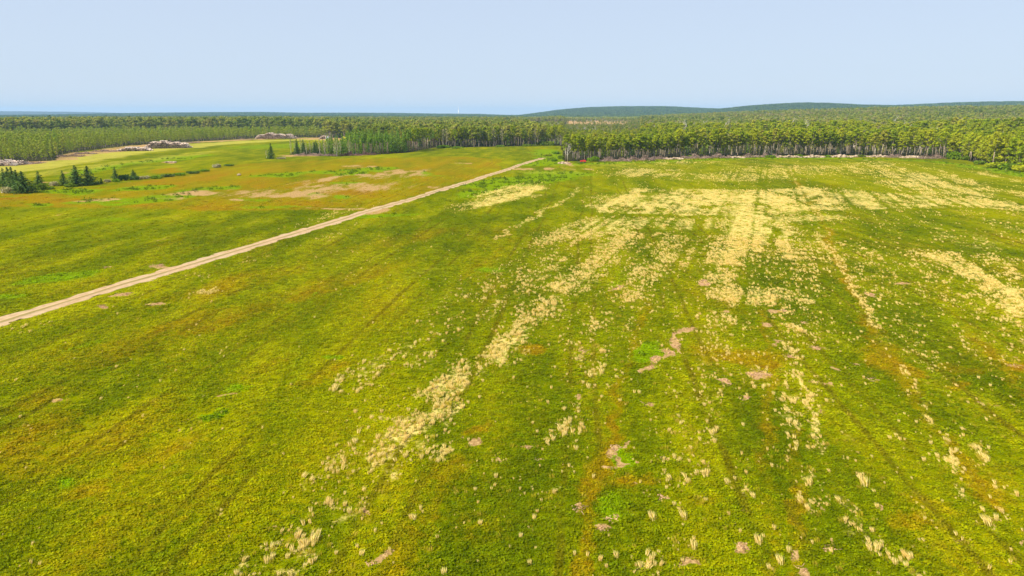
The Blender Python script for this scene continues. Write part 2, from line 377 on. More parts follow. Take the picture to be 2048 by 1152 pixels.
class MB:
    """collects faces of several materials"""
    def __init__(s):
        s.v = []; s.f = []; s.m = []
    def add(s, V, F, m=0):
        b = len(s.v); s.v += [tuple(p) for p in V]
        s.f += [tuple(i + b for i in f) for f in F]; s.m += [m] * len(F)
    def tube(s, pts, rad, n=6, m=0, cap=True, capm=None):
        pts = [Vector(p) for p in pts]
        b = len(s.v)
        for i, p in enumerate(pts):
            d = (pts[min(i + 1, len(pts) - 1)] - pts[max(i - 1, 0)]).normalized()
            u = d.orthogonal().normalized() if abs(d.z) < .9 else Vector((1, 0, 0)).cross(d).normalized()
            w = d.cross(u)
            for k in range(n):
                a = 2 * math.pi * k / n
                s.v.append(tuple(p + (u * math.cos(a) + w * math.sin(a)) * rad[i]))
        for i in range(len(pts) - 1):
            for k in range(n):
                s.f.append((b + i * n + k, b + i * n + (k + 1) % n, b + (i + 1) * n + (k + 1) % n, b + (i + 1) * n + k)); s.m.append(m)
        if cap:
            cm = m if capm is None else capm
            s.f.append(tuple(b + k for k in range(n))[::-1]); s.m.append(cm)
            s.f.append(tuple(b + (len(pts) - 1) * n + k for k in range(n))); s.m.append(cm)
    def box(s, c, d, m=0, rz=0, taper=1.0, bev=0.0):
        x, y, z = d[0] / 2, d[1] / 2, d[2] / 2
        V = []
        for sz, t in ((-1, 1.0), (1, taper)):
            for sx, sy in ((-1, -1), (1, -1), (1, 1), (-1, 1)):
                px, py = sx * x * t, sy * y * t
                V.append((c[0] + px * math.cos(rz) - py * math.sin(rz), c[1] + px * math.sin(rz) + py * math.cos(rz), c[2] + sz * z))
        s.add(V, [(0, 3, 2, 1), (4, 5, 6, 7), (0, 1, 5, 4), (1, 2, 6, 5), (2, 3, 7, 6), (3, 0, 4, 7)], m)
    def mesh(s, name, mats, smooth=False):
        return mesh_np(name, s.v, s.f, mats, s.m, smooth)


# ------------------------------------------------------------------ materials
def mat(name):
    m = bpy.data.materials.new(name); m.use_nodes = True
    t = m.node_tree
    t.nodes.clear()
    return m, t


class NT:
    def __init__(s, t): s.t = t
    def n(s, typ, **kw):
        x = s.t.nodes.new(typ)
        for k, v in kw.items(): setattr(x, k, v)
        return x
    def l(s, a, b): s.t.links.new(a, b)
    def put(s, inp, v):
        if hasattr(v, 'is_output') or isinstance(v, bpy.types.NodeSocket): s.l(v, inp)
        else: inp.default_value = v
    def math(s, op, a, b=0.0, c=None, clamp=False):
        x = s.n("ShaderNodeMath", operation=op, use_clamp=clamp)
        s.put(x.inputs[0], a); s.put(x.inputs[1], b)
        if c is not None: s.put(x.inputs[2], c)
        return x.outputs[0]
    def mix(s, f, a, b, mode='MIX'):
        x = s.n("ShaderNodeMix", data_type='RGBA', blend_type=mode)
        s.put(x.inputs[0], f); s.put(x.inputs[6], a if not isinstance(a, tuple) else (*a, 1) if len(a) == 3 else a)
        s.put(x.inputs[7], b if not isinstance(b, tuple) else (*b, 1) if len(b) == 3 else b)
        return x.outputs[2]
    def step(s, v, a, b):
        x = s.n("ShaderNodeMapRange", interpolation_type='SMOOTHSTEP')
        s.put(x.inputs[0], v); x.inputs[1].default_value = a; x.inputs[2].default_value = b
        return x.outputs[0]
    def noise(s, vec, scale, detail=2.0, rough=.5):
        x = s.n("ShaderNodeTexNoise")
        s.l(vec, x.inputs['Vector']); x.inputs['Scale'].default_value = scale
        x.inputs['Detail'].default_value = detail; x.inputs['Roughness'].default_value = rough
        return x.outputs['Fac']
    def attr(s, name, typ):
        return s.n("ShaderNodeAttribute", attribute_name=name, attribute_type=typ).outputs['Fac']


# albedos of the plants of the field
A_GREEN = (.172, .198, .0006)
A_DGREEN = (.086, .122, .0008)
A_YGREEN = (.310, .295, .0008)
A_RUST = (.33, .205, .003)
A_RED = (.30, .130, .010)
A_BRIGHT = (.195, .290, .0008)
A_STRAW = (.66, .51, .145)
A_SOIL = (.30, .185, .105)


def field_colour(T, typ):
    """the colour of the blueberry plants at a place in the world; same for the ground and the plants on it"""
    geo = T.n("ShaderNodeNewGeometry")
    mp = T.n("ShaderNodeMapping", vector_type='POINT')
    T.l(geo.outputs['Position'], mp.inputs['Vector'])
    mp.inputs['Rotation'].default_value = (0, 0, ROW)
    mp.inputs['Scale'].default_value = (1, .30, 1)
    v = mp.outputs[0]
    p = geo.outputs['Position']
    n_big = T.noise(v, .045, 3, .6)
    n_mid = T.noise(v, .21, 4, .62)
    n_fine = T.noise(p, 1.7, 4, .65)
    n_grain = T.noise(p, 7.0, 2, .7)
    n_rust = T.noise(v, .11, 4, .65)
    n_str = T.noise(v, .9, 3, .6)
    f = T.math('ADD', T.math('MULTIPLY', n_big, .45), T.math('ADD', T.math('MULTIPLY', n_mid, .45), T.math('MULTIPLY', n_fine, .30)))
    c = T.mix(T.step(f, .45, .63), A_DGREEN, A_GREEN)
    c = T.mix(T.step(f, .56, .73), c, A_YGREEN)
    # rust
    r0 = T.attr("rust", typ)
    r = T.math('ADD', T.math('MULTIPLY', r0, .98), T.math('MULTIPLY', T.math('SUBTRACT', n_rust, .43), 1.7))
    r = T.math('ADD', r, T.math('MULTIPLY', T.math('SUBTRACT', n_fine, .5), .9))
    rm = T.step(r, .10, 1.0)
    c = T.mix(T.math('MULTIPLY', rm, .92), c, A_RUST)
    c = T.mix(T.math('MULTIPLY', T.step(T.math('ADD', r, T.math('MULTIPLY', T.math('SUBTRACT', n_str, .5), .8)), .75, 1.3), .7), c, A_RED)
    # pairs of wheel lines along the rows
    sx = T.n("ShaderNodeSeparateXYZ"); T.l(v, sx.inputs[0])
    uu = T.math('ADD', sx.outputs[0], T.math('MULTIPLY', T.math('SUBTRACT', n_big, .5), 3.0))
    pp = T.math('PINGPONG', uu, 4.6)
    ln = T.math('ABSOLUTE', T.math('SUBTRACT', pp, 1.0))
    lm = T.math('MULTIPLY', T.math('SUBTRACT', 1.0, T.step(ln, .10, .34)), T.step(n_mid, .40, .60))
    c = T.mix(T.math('MULTIPLY', lm, .55), c, (.115, .085, .004))
    # bright green weeds and ferns
    b0 = T.attr("bright", typ)
    b = T.math('ADD', b0, T.math('ADD', T.math('MULTIPLY', T.math('SUBTRACT', n_fine, .5), 1.1), T.math('MULTIPLY', T.math('SUBTRACT', n_mid, .5), .7)))
    c = T.mix(T.math('MULTIPLY', T.step(b, .25, .6), .95), c, A_BRIGHT)
    return c, v, p, n_mid, n_fine, n_grain, n_str


def ground_material():
    m, t = mat("field_ground"); T = NT(t)
    c, v, p, n_mid, n_fine, n_grain, n_str = field_colour(T, 'GEOMETRY')
    # grain: light tops and shaded gaps between plants, painted into the colour
    c = T.mix(T.step(n_grain, .35, .70), T.mix(.45, c, (.03, .04, .001)), c)
    # pale faded grass
    pl = T.math('ADD', T.attr("pale", 'GEOMETRY'), T.math('ADD', T.math('MULTIPLY', T.math('SUBTRACT', n_str, .5), 1.2), T.math('MULTIPLY', T.math('SUBTRACT', n_mid, .5), 1.0)))
    c = T.mix(T.math('MULTIPLY', T.step(pl, .15, .95), .8), c, (.40, .35, .055))
    st = T.math('ADD', T.attr("straw", 'GEOMETRY'), T.math('ADD', T.math('MULTIPLY', T.math('SUBTRACT', n_str, .5), 1.1), T.math('MULTIPLY', T.math('SUBTRACT', n_fine, .5), 2.0)))
    c = T.mix(T.math('MULTIPLY', T.step(st, .45, 1.10), .85), c, A_STRAW)
    # bare litter and soil
    ba = T.math('ADD', T.math('ADD', T.attr("bare", 'GEOMETRY'), T.math('MULTIPLY', T.math('SUBTRACT', n_mid, .53), 2.3)), T.math('ADD', T.math('MULTIPLY', T.math('SUBTRACT', n_fine, .5), 1.3), T.math('MULTIPLY', T.math('SUBTRACT', n_grain, .5), .4)))
    nb = T.noise(p, 3.2, 5, .75)
    soil = T.mix(T.step(nb, .35, .68), (.25, .145, .05), (.54, .35, .14))
    c = T.mix(T.step(ba, .42, .62), c, soil)
    # wood floor and far canopy
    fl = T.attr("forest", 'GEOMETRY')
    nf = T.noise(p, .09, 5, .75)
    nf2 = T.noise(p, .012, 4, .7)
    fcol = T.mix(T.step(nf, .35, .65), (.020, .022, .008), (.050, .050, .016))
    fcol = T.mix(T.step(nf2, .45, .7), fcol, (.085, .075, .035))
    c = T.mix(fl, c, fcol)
    bs = T.n("ShaderNodeBsdfPrincipled")
    T.l(c, bs.inputs['Base Color']); bs.inputs['Roughness'].default_value = .95
    bs.inputs['Specular IOR Level'].default_value = 0
    bp = T.n("ShaderNodeBump"); bp.inputs['Strength'].default_value = .9; bp.inputs['Distance'].default_value = .09
    hh = T.math('ADD', T.math('MULTIPLY', n_grain, .7), T.math('ADD', n_fine, T.math('MULTIPLY', n_str, .8)))
    T.l(hh, bp.inputs['Height']); T.l(bp.outputs[0], bs.inputs['Normal'])
    o = T.n("ShaderNodeOutputMaterial"); T.l(bs.outputs[0], o.inputs[0])
    return m


def leafy(T, c, tr=.3, rough=.6):
    bs = T.n("ShaderNodeBsdfPrincipled"); T.l(c, bs.inputs['Base Color'])
    bs.inputs['Roughness'].default_value = rough; bs.inputs['Specular IOR Level'].default_value = .03
    tl = T.n("ShaderNodeBsdfTranslucent"); T.l(c, tl.inputs[0])
    ms = T.n("ShaderNodeMixShader"); ms.inputs[0].default_value = tr
    T.l(bs.outputs[0], ms.inputs[1]); T.l(tl.outputs[0], ms.inputs[2])
    o = T.n("ShaderNodeOutputMaterial"); T.l(ms.outputs[0], o.inputs[0])


def shrub_material():
    m, t = mat("blueberry_leaves"); T = NT(t)
    c, v, p, n_mid, n_fine, n_grain, n_str = field_colour(T, 'INSTANCER')
    rnd = T.n("ShaderNodeObjectInfo").outputs['Random']
    hs = T.n("ShaderNodeHueSaturation"); T.l(c, hs.inputs['Color'])
    T.put(hs.inputs['Value'], T.math('ADD', 1.05, T.math('MULTIPLY', rnd, .75)))
    T.put(hs.inputs['Hue'], T.math('ADD', .49, T.math('MULTIPLY', rnd, .016)))
    leafy(T, hs.outputs[0], .4)
    return m


def simple_leaf(name, cols, scale_n=.02, tr=.42, varp=.7, base=.95):
    """cols: list of albedos picked by each plant's own random number, mottled leaf by leaf"""
    m, t = mat(name); T = NT(t)
    rnd = T.n("ShaderNodeObjectInfo").outputs['Random']
    geo = T.n("ShaderNodeNewGeometry")
    rp = T.n("ShaderNodeValToRGB")
    el = rp.color_ramp.elements
    while len(el) > 1: el.remove(el[-1])
    el[0].position = 0; el[0].color = (*cols[0], 1)
    for i, cc in enumerate(cols[1:], 1):
        x = el.new(i / (len(cols) - 1)); x.color = (*cc, 1)
    big = T.noise(geo.outputs['Position'], scale_n, 3, .6)
    T.l(T.math('ADD', T.math('MULTIPLY', rnd, .62), T.math('MULTIPLY', T.math('SUBTRACT', big, .34), 1.5)), rp.inputs[0])
    ri = geo.outputs['Random Per Island']
    hs = T.n("ShaderNodeHueSaturation"); T.l(rp.outputs[0], hs.inputs['Color'])
    T.put(hs.inputs['Value'], T.math('ADD', base, T.math('MULTIPLY', ri, varp)))
    T.put(hs.inputs['Hue'], T.math('ADD', .49, T.math('MULTIPLY', ri, .02)))
    leafy(T, hs.outputs[0], tr)
    return m


def rough_mat(name, c1, c2, scale=4.0, rough=.9, obj=True, spec=.1, metallic=0):
    m, t = mat(name); T = NT(t)
    geo = T.n("ShaderNodeNewGeometry")
    nz = T.noise(geo.outputs['Position'], scale, 4, .7)
    ri = geo.outputs['Random Per Island']
    f = T.math('ADD', T.math('MULTIPLY', nz, .7), T.math('MULTIPLY', ri, .4))
    c = T.mix(T.step(f, .3, .8), c1, c2)
    bs = T.n("ShaderNodeBsdfPrincipled"); T.l(c, bs.inputs['Base Color'])
    bs.inputs['Roughness'].default_value = rough; bs.inputs['Specular IOR Level'].default_value = spec
    bs.inputs['Metallic'].default_value = metallic
    o = T.n("ShaderNodeOutputMaterial"); T.l(bs.outputs[0], o.inputs[0])
    return m


M_GROUND = ground_material()
M_SHRUB = shrub_material()
M_DECID = simple_leaf("broadleaf_foliage", [(.110, .165, .008), (.180, .235, .009), (.250, .300, .010), (.330, .345, .013), (.330, .290, .050)])
M_FARDEC = simple_leaf("far_broadleaf_foliage", [(.110, .155, .014), (.180, .220, .020), (.230, .260, .026), (.290, .285, .040), (.310, .260, .090)], .006)
M_GOLD = simple_leaf("golden_green_foliage", [(.200, .280, .008), (.340, .340, .012), (.240, .300, .008)])
M_YOUNG = simple_leaf("young_broadleaf_foliage", [(.215, .285, .018), (.290, .335, .024), (.340, .340, .045)])
M_SPRUCE = simple_leaf("spruce_needles", [(.040, .080, .018), (.070, .115, .020), (.100, .140, .022)], tr=.12)
M_PINE = simple_leaf("larch_needles", [(.110, .210, .015), (.160, .250, .018), (.150, .190, .028)], tr=.25)
M_GREY = simple_leaf("sparse_foliage", [(.28, .26, .11), (.38, .33, .18), (.26, .25, .08)])
M_BROWN = simple_leaf("brown_needles", [(.13, .095, .06), (.17, .125, .075), (.11, .09, .05)])
M_BUSH = simple_leaf("bush_leaves", [(.105, .190, .004), (.150, .240, .005), (.12, .15, .014)], .2)
M_BARK = rough_mat("pale_bark", (.09, .065, .042), (.50, .40, .28), 1.1)
M_DBARK = rough_mat("brown_bark", (.12, .075, .05), (.32, .21, .15), 3.0)
M_DEAD = rough_mat("dead_wood", (.46, .40, .33), (.78, .71, .60), 3.0)
M_SLASH = rough_mat("slash_wood", (.13, .085, .065), (.46, .32, .245), 1.5)
M_CHIP = rough_mat("wood_chips", (.28, .15, .07), (.62, .38, .21), 2.5)
M_LOGEND_SHADE = rough_mat("shaded_log_ends", (.07, .05, .04), (.42, .31, .23), 2.0)  # dark ends carry the shade of the pile fronts in their colour
M_LOG = rough_mat("log_bark", (.40, .29, .21), (.80, .65, .52), .8)
M_ROCK = rough_mat("tan_stone", (.26, .18, .11), (.56, .43, .30), .8)
M_STRAW = simple_leaf("dry_grass", [(.76, .56, .17), (.86, .68, .26), (.80, .56, .18)], .2, .35, .35, .85)
M_YGRASS = simple_leaf("yellow_green_grass", [(.34, .30, .006), (.46, .36, .02), (.52, .36, .05)], .2, .35, .35, .85)
M_FERN = simple_leaf("fern_leaves", [(.10, .165, .003), (.14, .20, .004), (.08, .13, .003)], .3, .35, .5, .7)
M_RED = rough_mat("faded_red_paint", (.42, .018, .012), (.62, .05, .035), 2.0, .45, spec=.4)
M_YEL = rough_mat("yellow_paint", (.70, .60, .01), (.85, .75, .03), 2.0, .45, spec=.4)
M_WHITE = rough_mat("white_paint", (.76, .76, .74), (.82, .82, .81), .1, .4, spec=.4)
M_TYRE = rough_mat("black_rubber", (.015, .015, .015), (.03, .03, .03), 4, .8)
M_GLASS = rough_mat("dark_glass", (.02, .025, .03), (.03, .035, .04), 1, .1, spec=.6)
M_STEEL = rough_mat("dull_steel", (.12, .12, .12), (.22, .21, .20), 4, .5, metallic=.6)

# ------------------------------------------------------------------ the ground sheet
def build_ground():
    fine = np.radians(np.arange(-41.0, 41.01, .14))
    coarse = np.radians(np.concatenate([np.arange(41.5, 60, 1.0), np.arange(60, 300, 5.0), np.arange(300, 318.6, 1.0)]))
    ang = np.concatenate([fine, coarse])
    r = [0.0, 4, 8, 12, 15, 17]
    while r[-1] < 11500:
        d = r[-1]
        r.append(d + max(.16, d * (.0085 if d < 450 else .016 if d < 5000 else .03)))
    r = np.array(r)
    NA, NR = len(ang), len(r)
    A, R = np.meshgrid(ang, r[1:])
    X = (R * np.sin(A)).ravel(); Y = (R * np.cos(A)).ravel()
    X = np.concatenate([[0.0], X]); Y = np.concatenate([[0.0], Y])
    Z = height(X, Y)
    V = np.stack([X, Y, Z], 1)
    i = np.arange(NR - 2)[:, None] * NA + 1
    j = np.arange(NA)[None, :]; j2 = (j + 1) % NA
    F = np.stack([(i + j), (i + NA + j), (i + NA + j2), (i + j2)], -1).reshape(-1, 4)[:, ::-1]
    F = np.concatenate([F, np.stack([np.zeros(NA, int), 1 + np.arange(NA), 1 + (np.arange(NA) + 1) % NA, 1 + (np.arange(NA) + 1) % NA], 1)[:0]])
    me = mesh_np("ground", V, F[:, ::-1].copy() if False else F, [M_GROUND], smooth=True)
    ff = {'rust': field(X, Y, F_RUST), 'bright': field(X, Y, F_BRIGHT), 'bare': field(X, Y, F_BARE), 'straw': straw_field(X, Y), 'pale': field(X, Y, F_PALE)}
    ff['forest'] = forest_mask(X, Y).astype(float)
    for k, a in ff.items():
        at = me.attributes.new(k, 'FLOAT', 'POINT'); at.data.foreach_set('value', a.astype(np.float32))
    o = new_obj("ground", me); tag(o, kind="structure")
    return o


build_ground()

# ------------------------------------------------------------------ dirt road
RA = (G(0, 636) + G(0, 655)) / 2
RB = (G(1075, 319) + G(1060, 324)) / 2
road_px = [(-900, None), (0, 645.5), (250, 567), (500, 493), (740, 422), (900, 375), (1000, 344), (1062, 322.5), (1085, 316)]


def build_road():
    pts = [G(a, b) for a, b in road_px[1:]]
    d = pts[1] - pts[0]; d /= np.hypot(*d)
    pts = [pts[0] - d * 90] + pts
    P = []
    for a, b in zip(pts[:-1], pts[1:]):
        n = max(2, int(np.hypot(*(b - a)) / .7))
        for i in range(n): P.append(a + (b - a) * i / n)
    P.append(pts[-1]); P = np.array(P)
    for _ in range(30): P[1:-1] = (P[:-2] + 2 * P[1:-1] + P[2:]) / 4
    sw = np.arange(len(P)) * .7
    P[:, 0] += (vnoise(sw / 14, sw * 0, 71) - .5) * .7 + (vnoise(sw / 5, sw * 0, 72) - .5) * .25
    tan = np.gradient(P, axis=0); tan /= np.hypot(tan[:, 0], tan[:, 1])[:, None]
    nor = np.stack([tan[:, 1], -tan[:, 0]], 1)
    s = np.concatenate([[0], np.cumsum(np.hypot(*np.diff(P, axis=0).T))])
    us = np.linspace(-1, 1, 19)
    V = []; U = []
    for k, u in enumerate(us):
        edge = (vnoise(s / 1.6, s * 0 + (7 if u < 0 else 3), 2) - .5) * .85 + (vnoise(s / 9, s * 0 + (5 if u < 0 else 9), 2) - .5) * .5
        hw = 1.40 + (edge if abs(u) > .8 else 0) * abs(u)
        rut = -.035 * np.exp(-((abs(u) - .52) / .22) ** 2) + .05 * np.exp(-(u / .18) ** 2)
        z = .045 + rut + (vnoise(s * 2, s * 0 + k * 3.1, 4) - .5) * .03
        if abs(u) > .95: z = z * 0 + .004
        xy = P + nor * (u * (hw + s * 0))[:, None]
        V.append(np.stack([xy[:, 0], xy[:, 1], z + s * 0], 1)); U.append(np.full(len(P), u))
    V = np.stack(V, 1); U = np.stack(U, 1)
    n, k = V.shape[:2]
    idx = np.arange(n * k).reshape(n, k)
    F = np.stack([idx[:-1, :-1], idx[:-1, 1:], idx[1:, 1:], idx[1:, :-1]], -1).reshape(-1, 4)
    m, t = mat("packed_dirt"); T = NT(t)
    geo = T.n("ShaderNodeNewGeometry"); p = geo.outputs['Position']
    u = T.attr("across", 'GEOMETRY')
    n1 = T.noise(p, 1.3, 5, .7); n2 = T.noise(p, .15, 3, .6)
    c = T.mix(T.step(n1, .3, .72), (.38, .24, .125), (.55, .385, .215))
    c = T.mix(T.math('MULTIPLY', T.step(n2, .4, .65), .35), c, (.50, .38, .24))
    au = T.math('ABSOLUTE', T.math('ADD', u, -.06))
    mid = T.math('ADD', T.math('MULTIPLY', T.math('SUBTRACT', .30, au), 2.2), T.math('MULTIPLY', T.math('SUBTRACT', n1, .55), 1.4))
    mid2 = T.math('ADD', mid, T.math('MULTIPLY', T.math('SUBTRACT', n2, .5), 1.2))
    c = T.mix(T.math('MULTIPLY', T.step(mid2, .05, .45), .7), c, (.22, .175, .035))
    ed = T.math('ADD', T.math('SUBTRACT', au, .97), T.math('MULTIPLY', T.math('SUBTRACT', n1, .5), .3))
    c = T.mix(T.step(ed, -.04, .05), c, (.11, .12, .008))
    bs = T.n("ShaderNodeBsdfPrincipled"); T.l(c, bs.inputs['Base Color']); bs.inputs['Roughness'].default_value = .95
    bs.inputs['Specular IOR Level'].default_value = 0
    bp = T.n("ShaderNodeBump"); bp.inputs['Strength'].default_value = .6; bp.inputs['Distance'].default_value = .05
    T.l(n1, bp.inputs['Height']); T.l(bp.outputs[0], bs.inputs['Normal'])
    o_ = T.n("ShaderNodeOutputMaterial"); T.l(bs.outputs[0], o_.inputs[0])
    me = mesh_np("dirt_road", V.reshape(-1, 3), F, [m], smooth=True)
    at = me.attributes.new('across', 'FLOAT', 'POINT'); at.data.foreach_set('value', U.ravel().astype(np.float32))
    tag(new_obj("dirt_road", me), kind="structure")
    return P


ROAD = build_road()
ROAD_F = [('s', ROAD[::12], 1.62, None, 1.0)]

# ------------------------------------------------------------------ plant shapes
def leaf_quads(C, size, rng, up=0.0, nrm=None, aspect=1.0, jitter=1.0):
    """a quad leaf (or leaf spray) at each centre"""
    n = len(C)
    N = rng.normal(size=(n, 3))
    if nrm is not None: N = N * jitter + nrm
    N[:, 2] += up
    N /= np.linalg.norm(N, axis=1)[:, None] + 1e-9
    A = np.cross(N, rng.normal(size=(n, 3))); A /= np.linalg.norm(A, axis=1)[:, None] + 1e-9
    B = np.cross(N, A)
    s = (size * rng.uniform(.6, 1.3, n))[:, None] / 2
    V = np.stack([C - A * s, C - B * s * aspect, C + A * s, C + B * s * aspect], 1).reshape(-1, 3)
    F = np.arange(4 * n).reshape(n, 4)
    return V, F


def clump_points(centres, radii, n, rng, shell=.55):
    k = len(centres)
    w = np.array([r[0] * r[1] for r in radii]); w = w / w.sum()
    idx = rng.choice(k, n, p=w)
    D = rng.normal(size=(n, 3)); D /= np.linalg.norm(D, axis=1)[:, None]
    rr = rng.uniform(shell, 1.0, n) ** .8
    P = np.array(centres)[idx] + D * np.array(radii)[idx] * rr[:, None]
    return P, D


def tree_broad(seed, H, crown0, rx, nleaf, lsize, forks=3, lean=0.0, nclump=11, trunk_r=.14, up=.5):
    rng = np.random.default_rng(seed); b = MB()
    fz = H * crown0
    lx, ly = lean, rng.uniform(-.3, .3)
    p0 = Vector((0, 0, -.3)); p1 = Vector((lx * .25 + rng.uniform(-.15, .15), ly * .3, fz * .5)); p2 = Vector((lx * .6, ly * .6, fz))
    b.tube([p0, p1, p2], [trunk_r * 1.25, trunk_r, trunk_r * .75], 6)
    cen, rad = [], []
    tips = []
    for i in range(forks):
        a = rng.uniform(0, 2 * math.pi) if forks == 1 else 2 * math.pi * i / forks + rng.uniform(-.5, .5)
        q = Vector((lx + math.cos(a) * rx * .6, ly + math.sin(a) * rx * .6, H * rng.uniform(.78, .92)))
        st = p1.lerp(p2, rng.uniform(.3, 1.0))
        mid = st.lerp(q, .5) + Vector((math.cos(a) * rx * .12, math.sin(a) * rx * .12, -.1 * H * .3))
        b.tube([st, mid, q], [trunk_r * .62, trunk_r * .42, trunk_r * .15], 4, cap=False)
        tips.append(q)
        for _ in range(2):
            a2 = a + rng.uniform(-1, 1)
            s2 = st.lerp(mid, rng.uniform(.4, 1)); q2 = s2 + Vector((math.cos(a2) * rx * .6, math.sin(a2) * rx * .6, H * rng.uniform(.04, .16)))
            b.tube([s2, q2], [trunk_r * .3, trunk_r * .08], 3, cap=False)
    for i in range(nclump):
        t = (i + .5) / nclump
        z = H * (crown0 * .95 + (1 - crown0 * .95) * (t ** .85))
        prof = math.sin(math.pi * min(1, max(.08, (z / H - crown0 * .8) / (1.02 - crown0 * .8)) ** .8))
        a = i * 2.4 + rng.uniform(-.4, .4)
        rr = rx * prof * rng.uniform(.35, .85)
        s = rx * rng.uniform(.28, .46)
        cen.append((lx + math.cos(a) * rr, ly + math.sin(a) * rr, min(z, H - s * .5))); rad.append((s, s, s * rng.uniform(.5, .75)))
    P, D = clump_points(cen, rad, nleaf, rng)
    V, F = leaf_quads(P, lsize, rng, up=.3, nrm=D * 1.1)
    return (b.v, b.f), (V, F)


def tree_spruce(seed, H, R, tiers, per, lsize, base=.06, bare=0.0, droop=.25, trunk_r=.13, asym=0):
    rng = np.random.default_rng(seed); b = MB()
    b.tube([(0, 0, -.3), (0, 0, H * .55), (0, 0, H * .98)], [trunk_r, trunk_r * .6, .015], 6)
    C = []; N = []; sz = []
    z0 = max(base, bare)
    for i in range(tiers):
        t = i / (tiers - 1)
        z = H * (z0 + (1 - z0) * t)
        r = R * ((1 - t) ** .72 + .03) * rng.uniform(.78, 1.15)
        if bare > .2: r *= min(1, .45 + t * 2.0)
        k = max(3, int(per * (1 - t * .6)))
        a0 = rng.uniform(0, 6.28)
        for j in range(k):
            a = a0 + 2 * math.pi * j / k + rng.uniform(-.25, .25)
            rj = r * rng.uniform(.7, 1.15) * (1 + asym * math.cos(a))
            m = max(2, int(rj / (lsize * .5)))
            for q in range(m):
                f = (q + .6) / m
                C.append((math.cos(a) * rj * f, math.sin(a) * rj * f, z - droop * rj * f + rng.uniform(-.06, .06) * H * .1)); N.append((math.cos(a) * .5, math.sin(a) * .5, 1.0)); sz.append(lsize * (1.15 - .35 * f))
    C = np.array(C); N = np.array(N)
    V, F = leaf_quads(C, 1.0 * np.array(sz), rng, nrm=N * .8, jitter=.8)
    if bare > .2:
        for i in range(14):
            a = rng.uniform(0, 6.28); z = H * rng.uniform(.12, bare)
            b.tube([(0, 0, z), (math.cos(a) * R * .45, math.sin(a) * R * .45, z - .1)], [.03, .01], 3, cap=False)
    return (b.v, b.f), (V, F)


def tree_dead(seed, H, nl=40):
    rng = np.random.default_rng(seed); b = MB()
    b.tube([(0, 0, -.3), (.1, 0, H * .4), (0, .1, H * .8)], [.17, .13, .06], 5)
    ends = []
    for i in range(9):
        a = rng.uniform(0, 6.28); z = H * rng.uniform(.35, .78)
        q = Vector((math.cos(a) * H * .16, math.sin(a) * H * .16, z + H * rng.uniform(.12, .26)))
        b.tube([(0, 0, z), Vector((0, 0, z)).lerp(q, .5) + Vector((0, 0, -.15)), q], [.07, .05, .015], 4, cap=False); ends.append(tuple(q))
        for _ in range(2):
            q2 = q * rng.uniform(.6, .9) + Vector((rng.uniform(-1, 1), rng.uniform(-1, 1), 1.2)); q2.z = q.z + rng.uniform(.2, 1.2)
            b.tube([Vector((0, 0, z)).lerp(q, .6), q2], [.04, .012], 3, cap=False)
    P, D = clump_points(ends, [(.7, .7, .5)] * len(ends), nl, rng)
    V, F = leaf_quads(P, .3, rng)
    return (b.v, b.f), (V, F)


def combined(name, tr, cr, mt, mc, link=False):
    tv, tf = tr; cv, cf = cr
    F = [tuple(f) for f in tf] + [tuple(int(i) + len(tv) for i in f) for f in cf]
    V = np.concatenate([np.array(tv, float), cv])
    me = mesh_np(name, V, F, [mt, mc], [0] * len(tf) + [1] * len(cf))
    return new_obj(name, me, link=link)


class Proto:
    def __init__(s, name, parts, mt, mc, H):
        (tv, tf), (cv, cf) = parts
        s.name = name; s.H = H
        s.trunk = mesh_np(name + "_trunk", tv, tf, [mt], smooth=True)
        s.crown = mesh_np(name + "_crown", cv, cf, [mc])
        s.src = combined(name, *parts, mt, mc)


P_BROAD = [Proto("broadleaf_tree", tree_broad(100 + i, 14, c0, rx, 620, .62, forks=3 + i % 2, lean=ln, nclump=11 + i % 4, trunk_r=tr), M_BARK, mm, 14)
           for i, (c0, rx, ln, tr, mm) in enumerate([(.50, 2.2, .3, .15, M_DECID), (.56, 1.9, -.5, .13, M_DECID), (.46, 2.6, .8, .17, M_DECID), (.58, 1.7, 0, .12, M_DECID), (.42, 2.9, -.9, .18, M_GOLD), (.52, 2.3, .6, .15, M_GOLD)])]
P_LOW = [Proto("broadleaf_tree", tree_broad(130 + i, 11, .16, 2.7, 760, .62, forks=3, nclump=15, trunk_r=.13), M_BARK, M_GOLD, 11) for i in range(2)]
P_SPRUCE = [Proto("spruce_tree", tree_spruce(200 + i, 9, R, 19, 12, .62, asym=a), M_DBARK, M_SPRUCE, 9) for i, (R, a) in enumerate([(3.3, 0), (2.7, .15), (4.0, .1)])]
M_STEM = rough_mat("reddish_bark", (.16, .10, .07), (.48, .33, .25), 1.5)
P_POLE = [Proto("larch_tree", tree_spruce(220 + i, 12, R, 15, 8, .50, bare=br, droop=.15, trunk_r=.14), M_STEM, M_PINE, 12) for i, (R, br) in enumerate([(1.5, .54), (1.3, .6), (1.7, .5)])]
P_GREEN = [Proto("conifer_tree", tree_spruce(230 + i, 10, R, 16, 9, .55, droop=.1, bare=.08), M_DBARK, M_PINE, 10) for i, R in enumerate([1.9, 2.3])]
P_GREY = [Proto("grey_birch_tree", tree_broad(240 + i, 11, .3, 1.5, 260, .42, forks=3, nclump=10, trunk_r=.12), M_DEAD, M_GREY, 11) for i in range(2)]
P_DEAD = [Proto("dead_tree", tree_dead(250 + i, 13), M_DEAD, M_GREY, 13) for i in range(2)]


def leaf_only(name, parts, m1, m2):
    return combined(name, *parts, m1, m2)


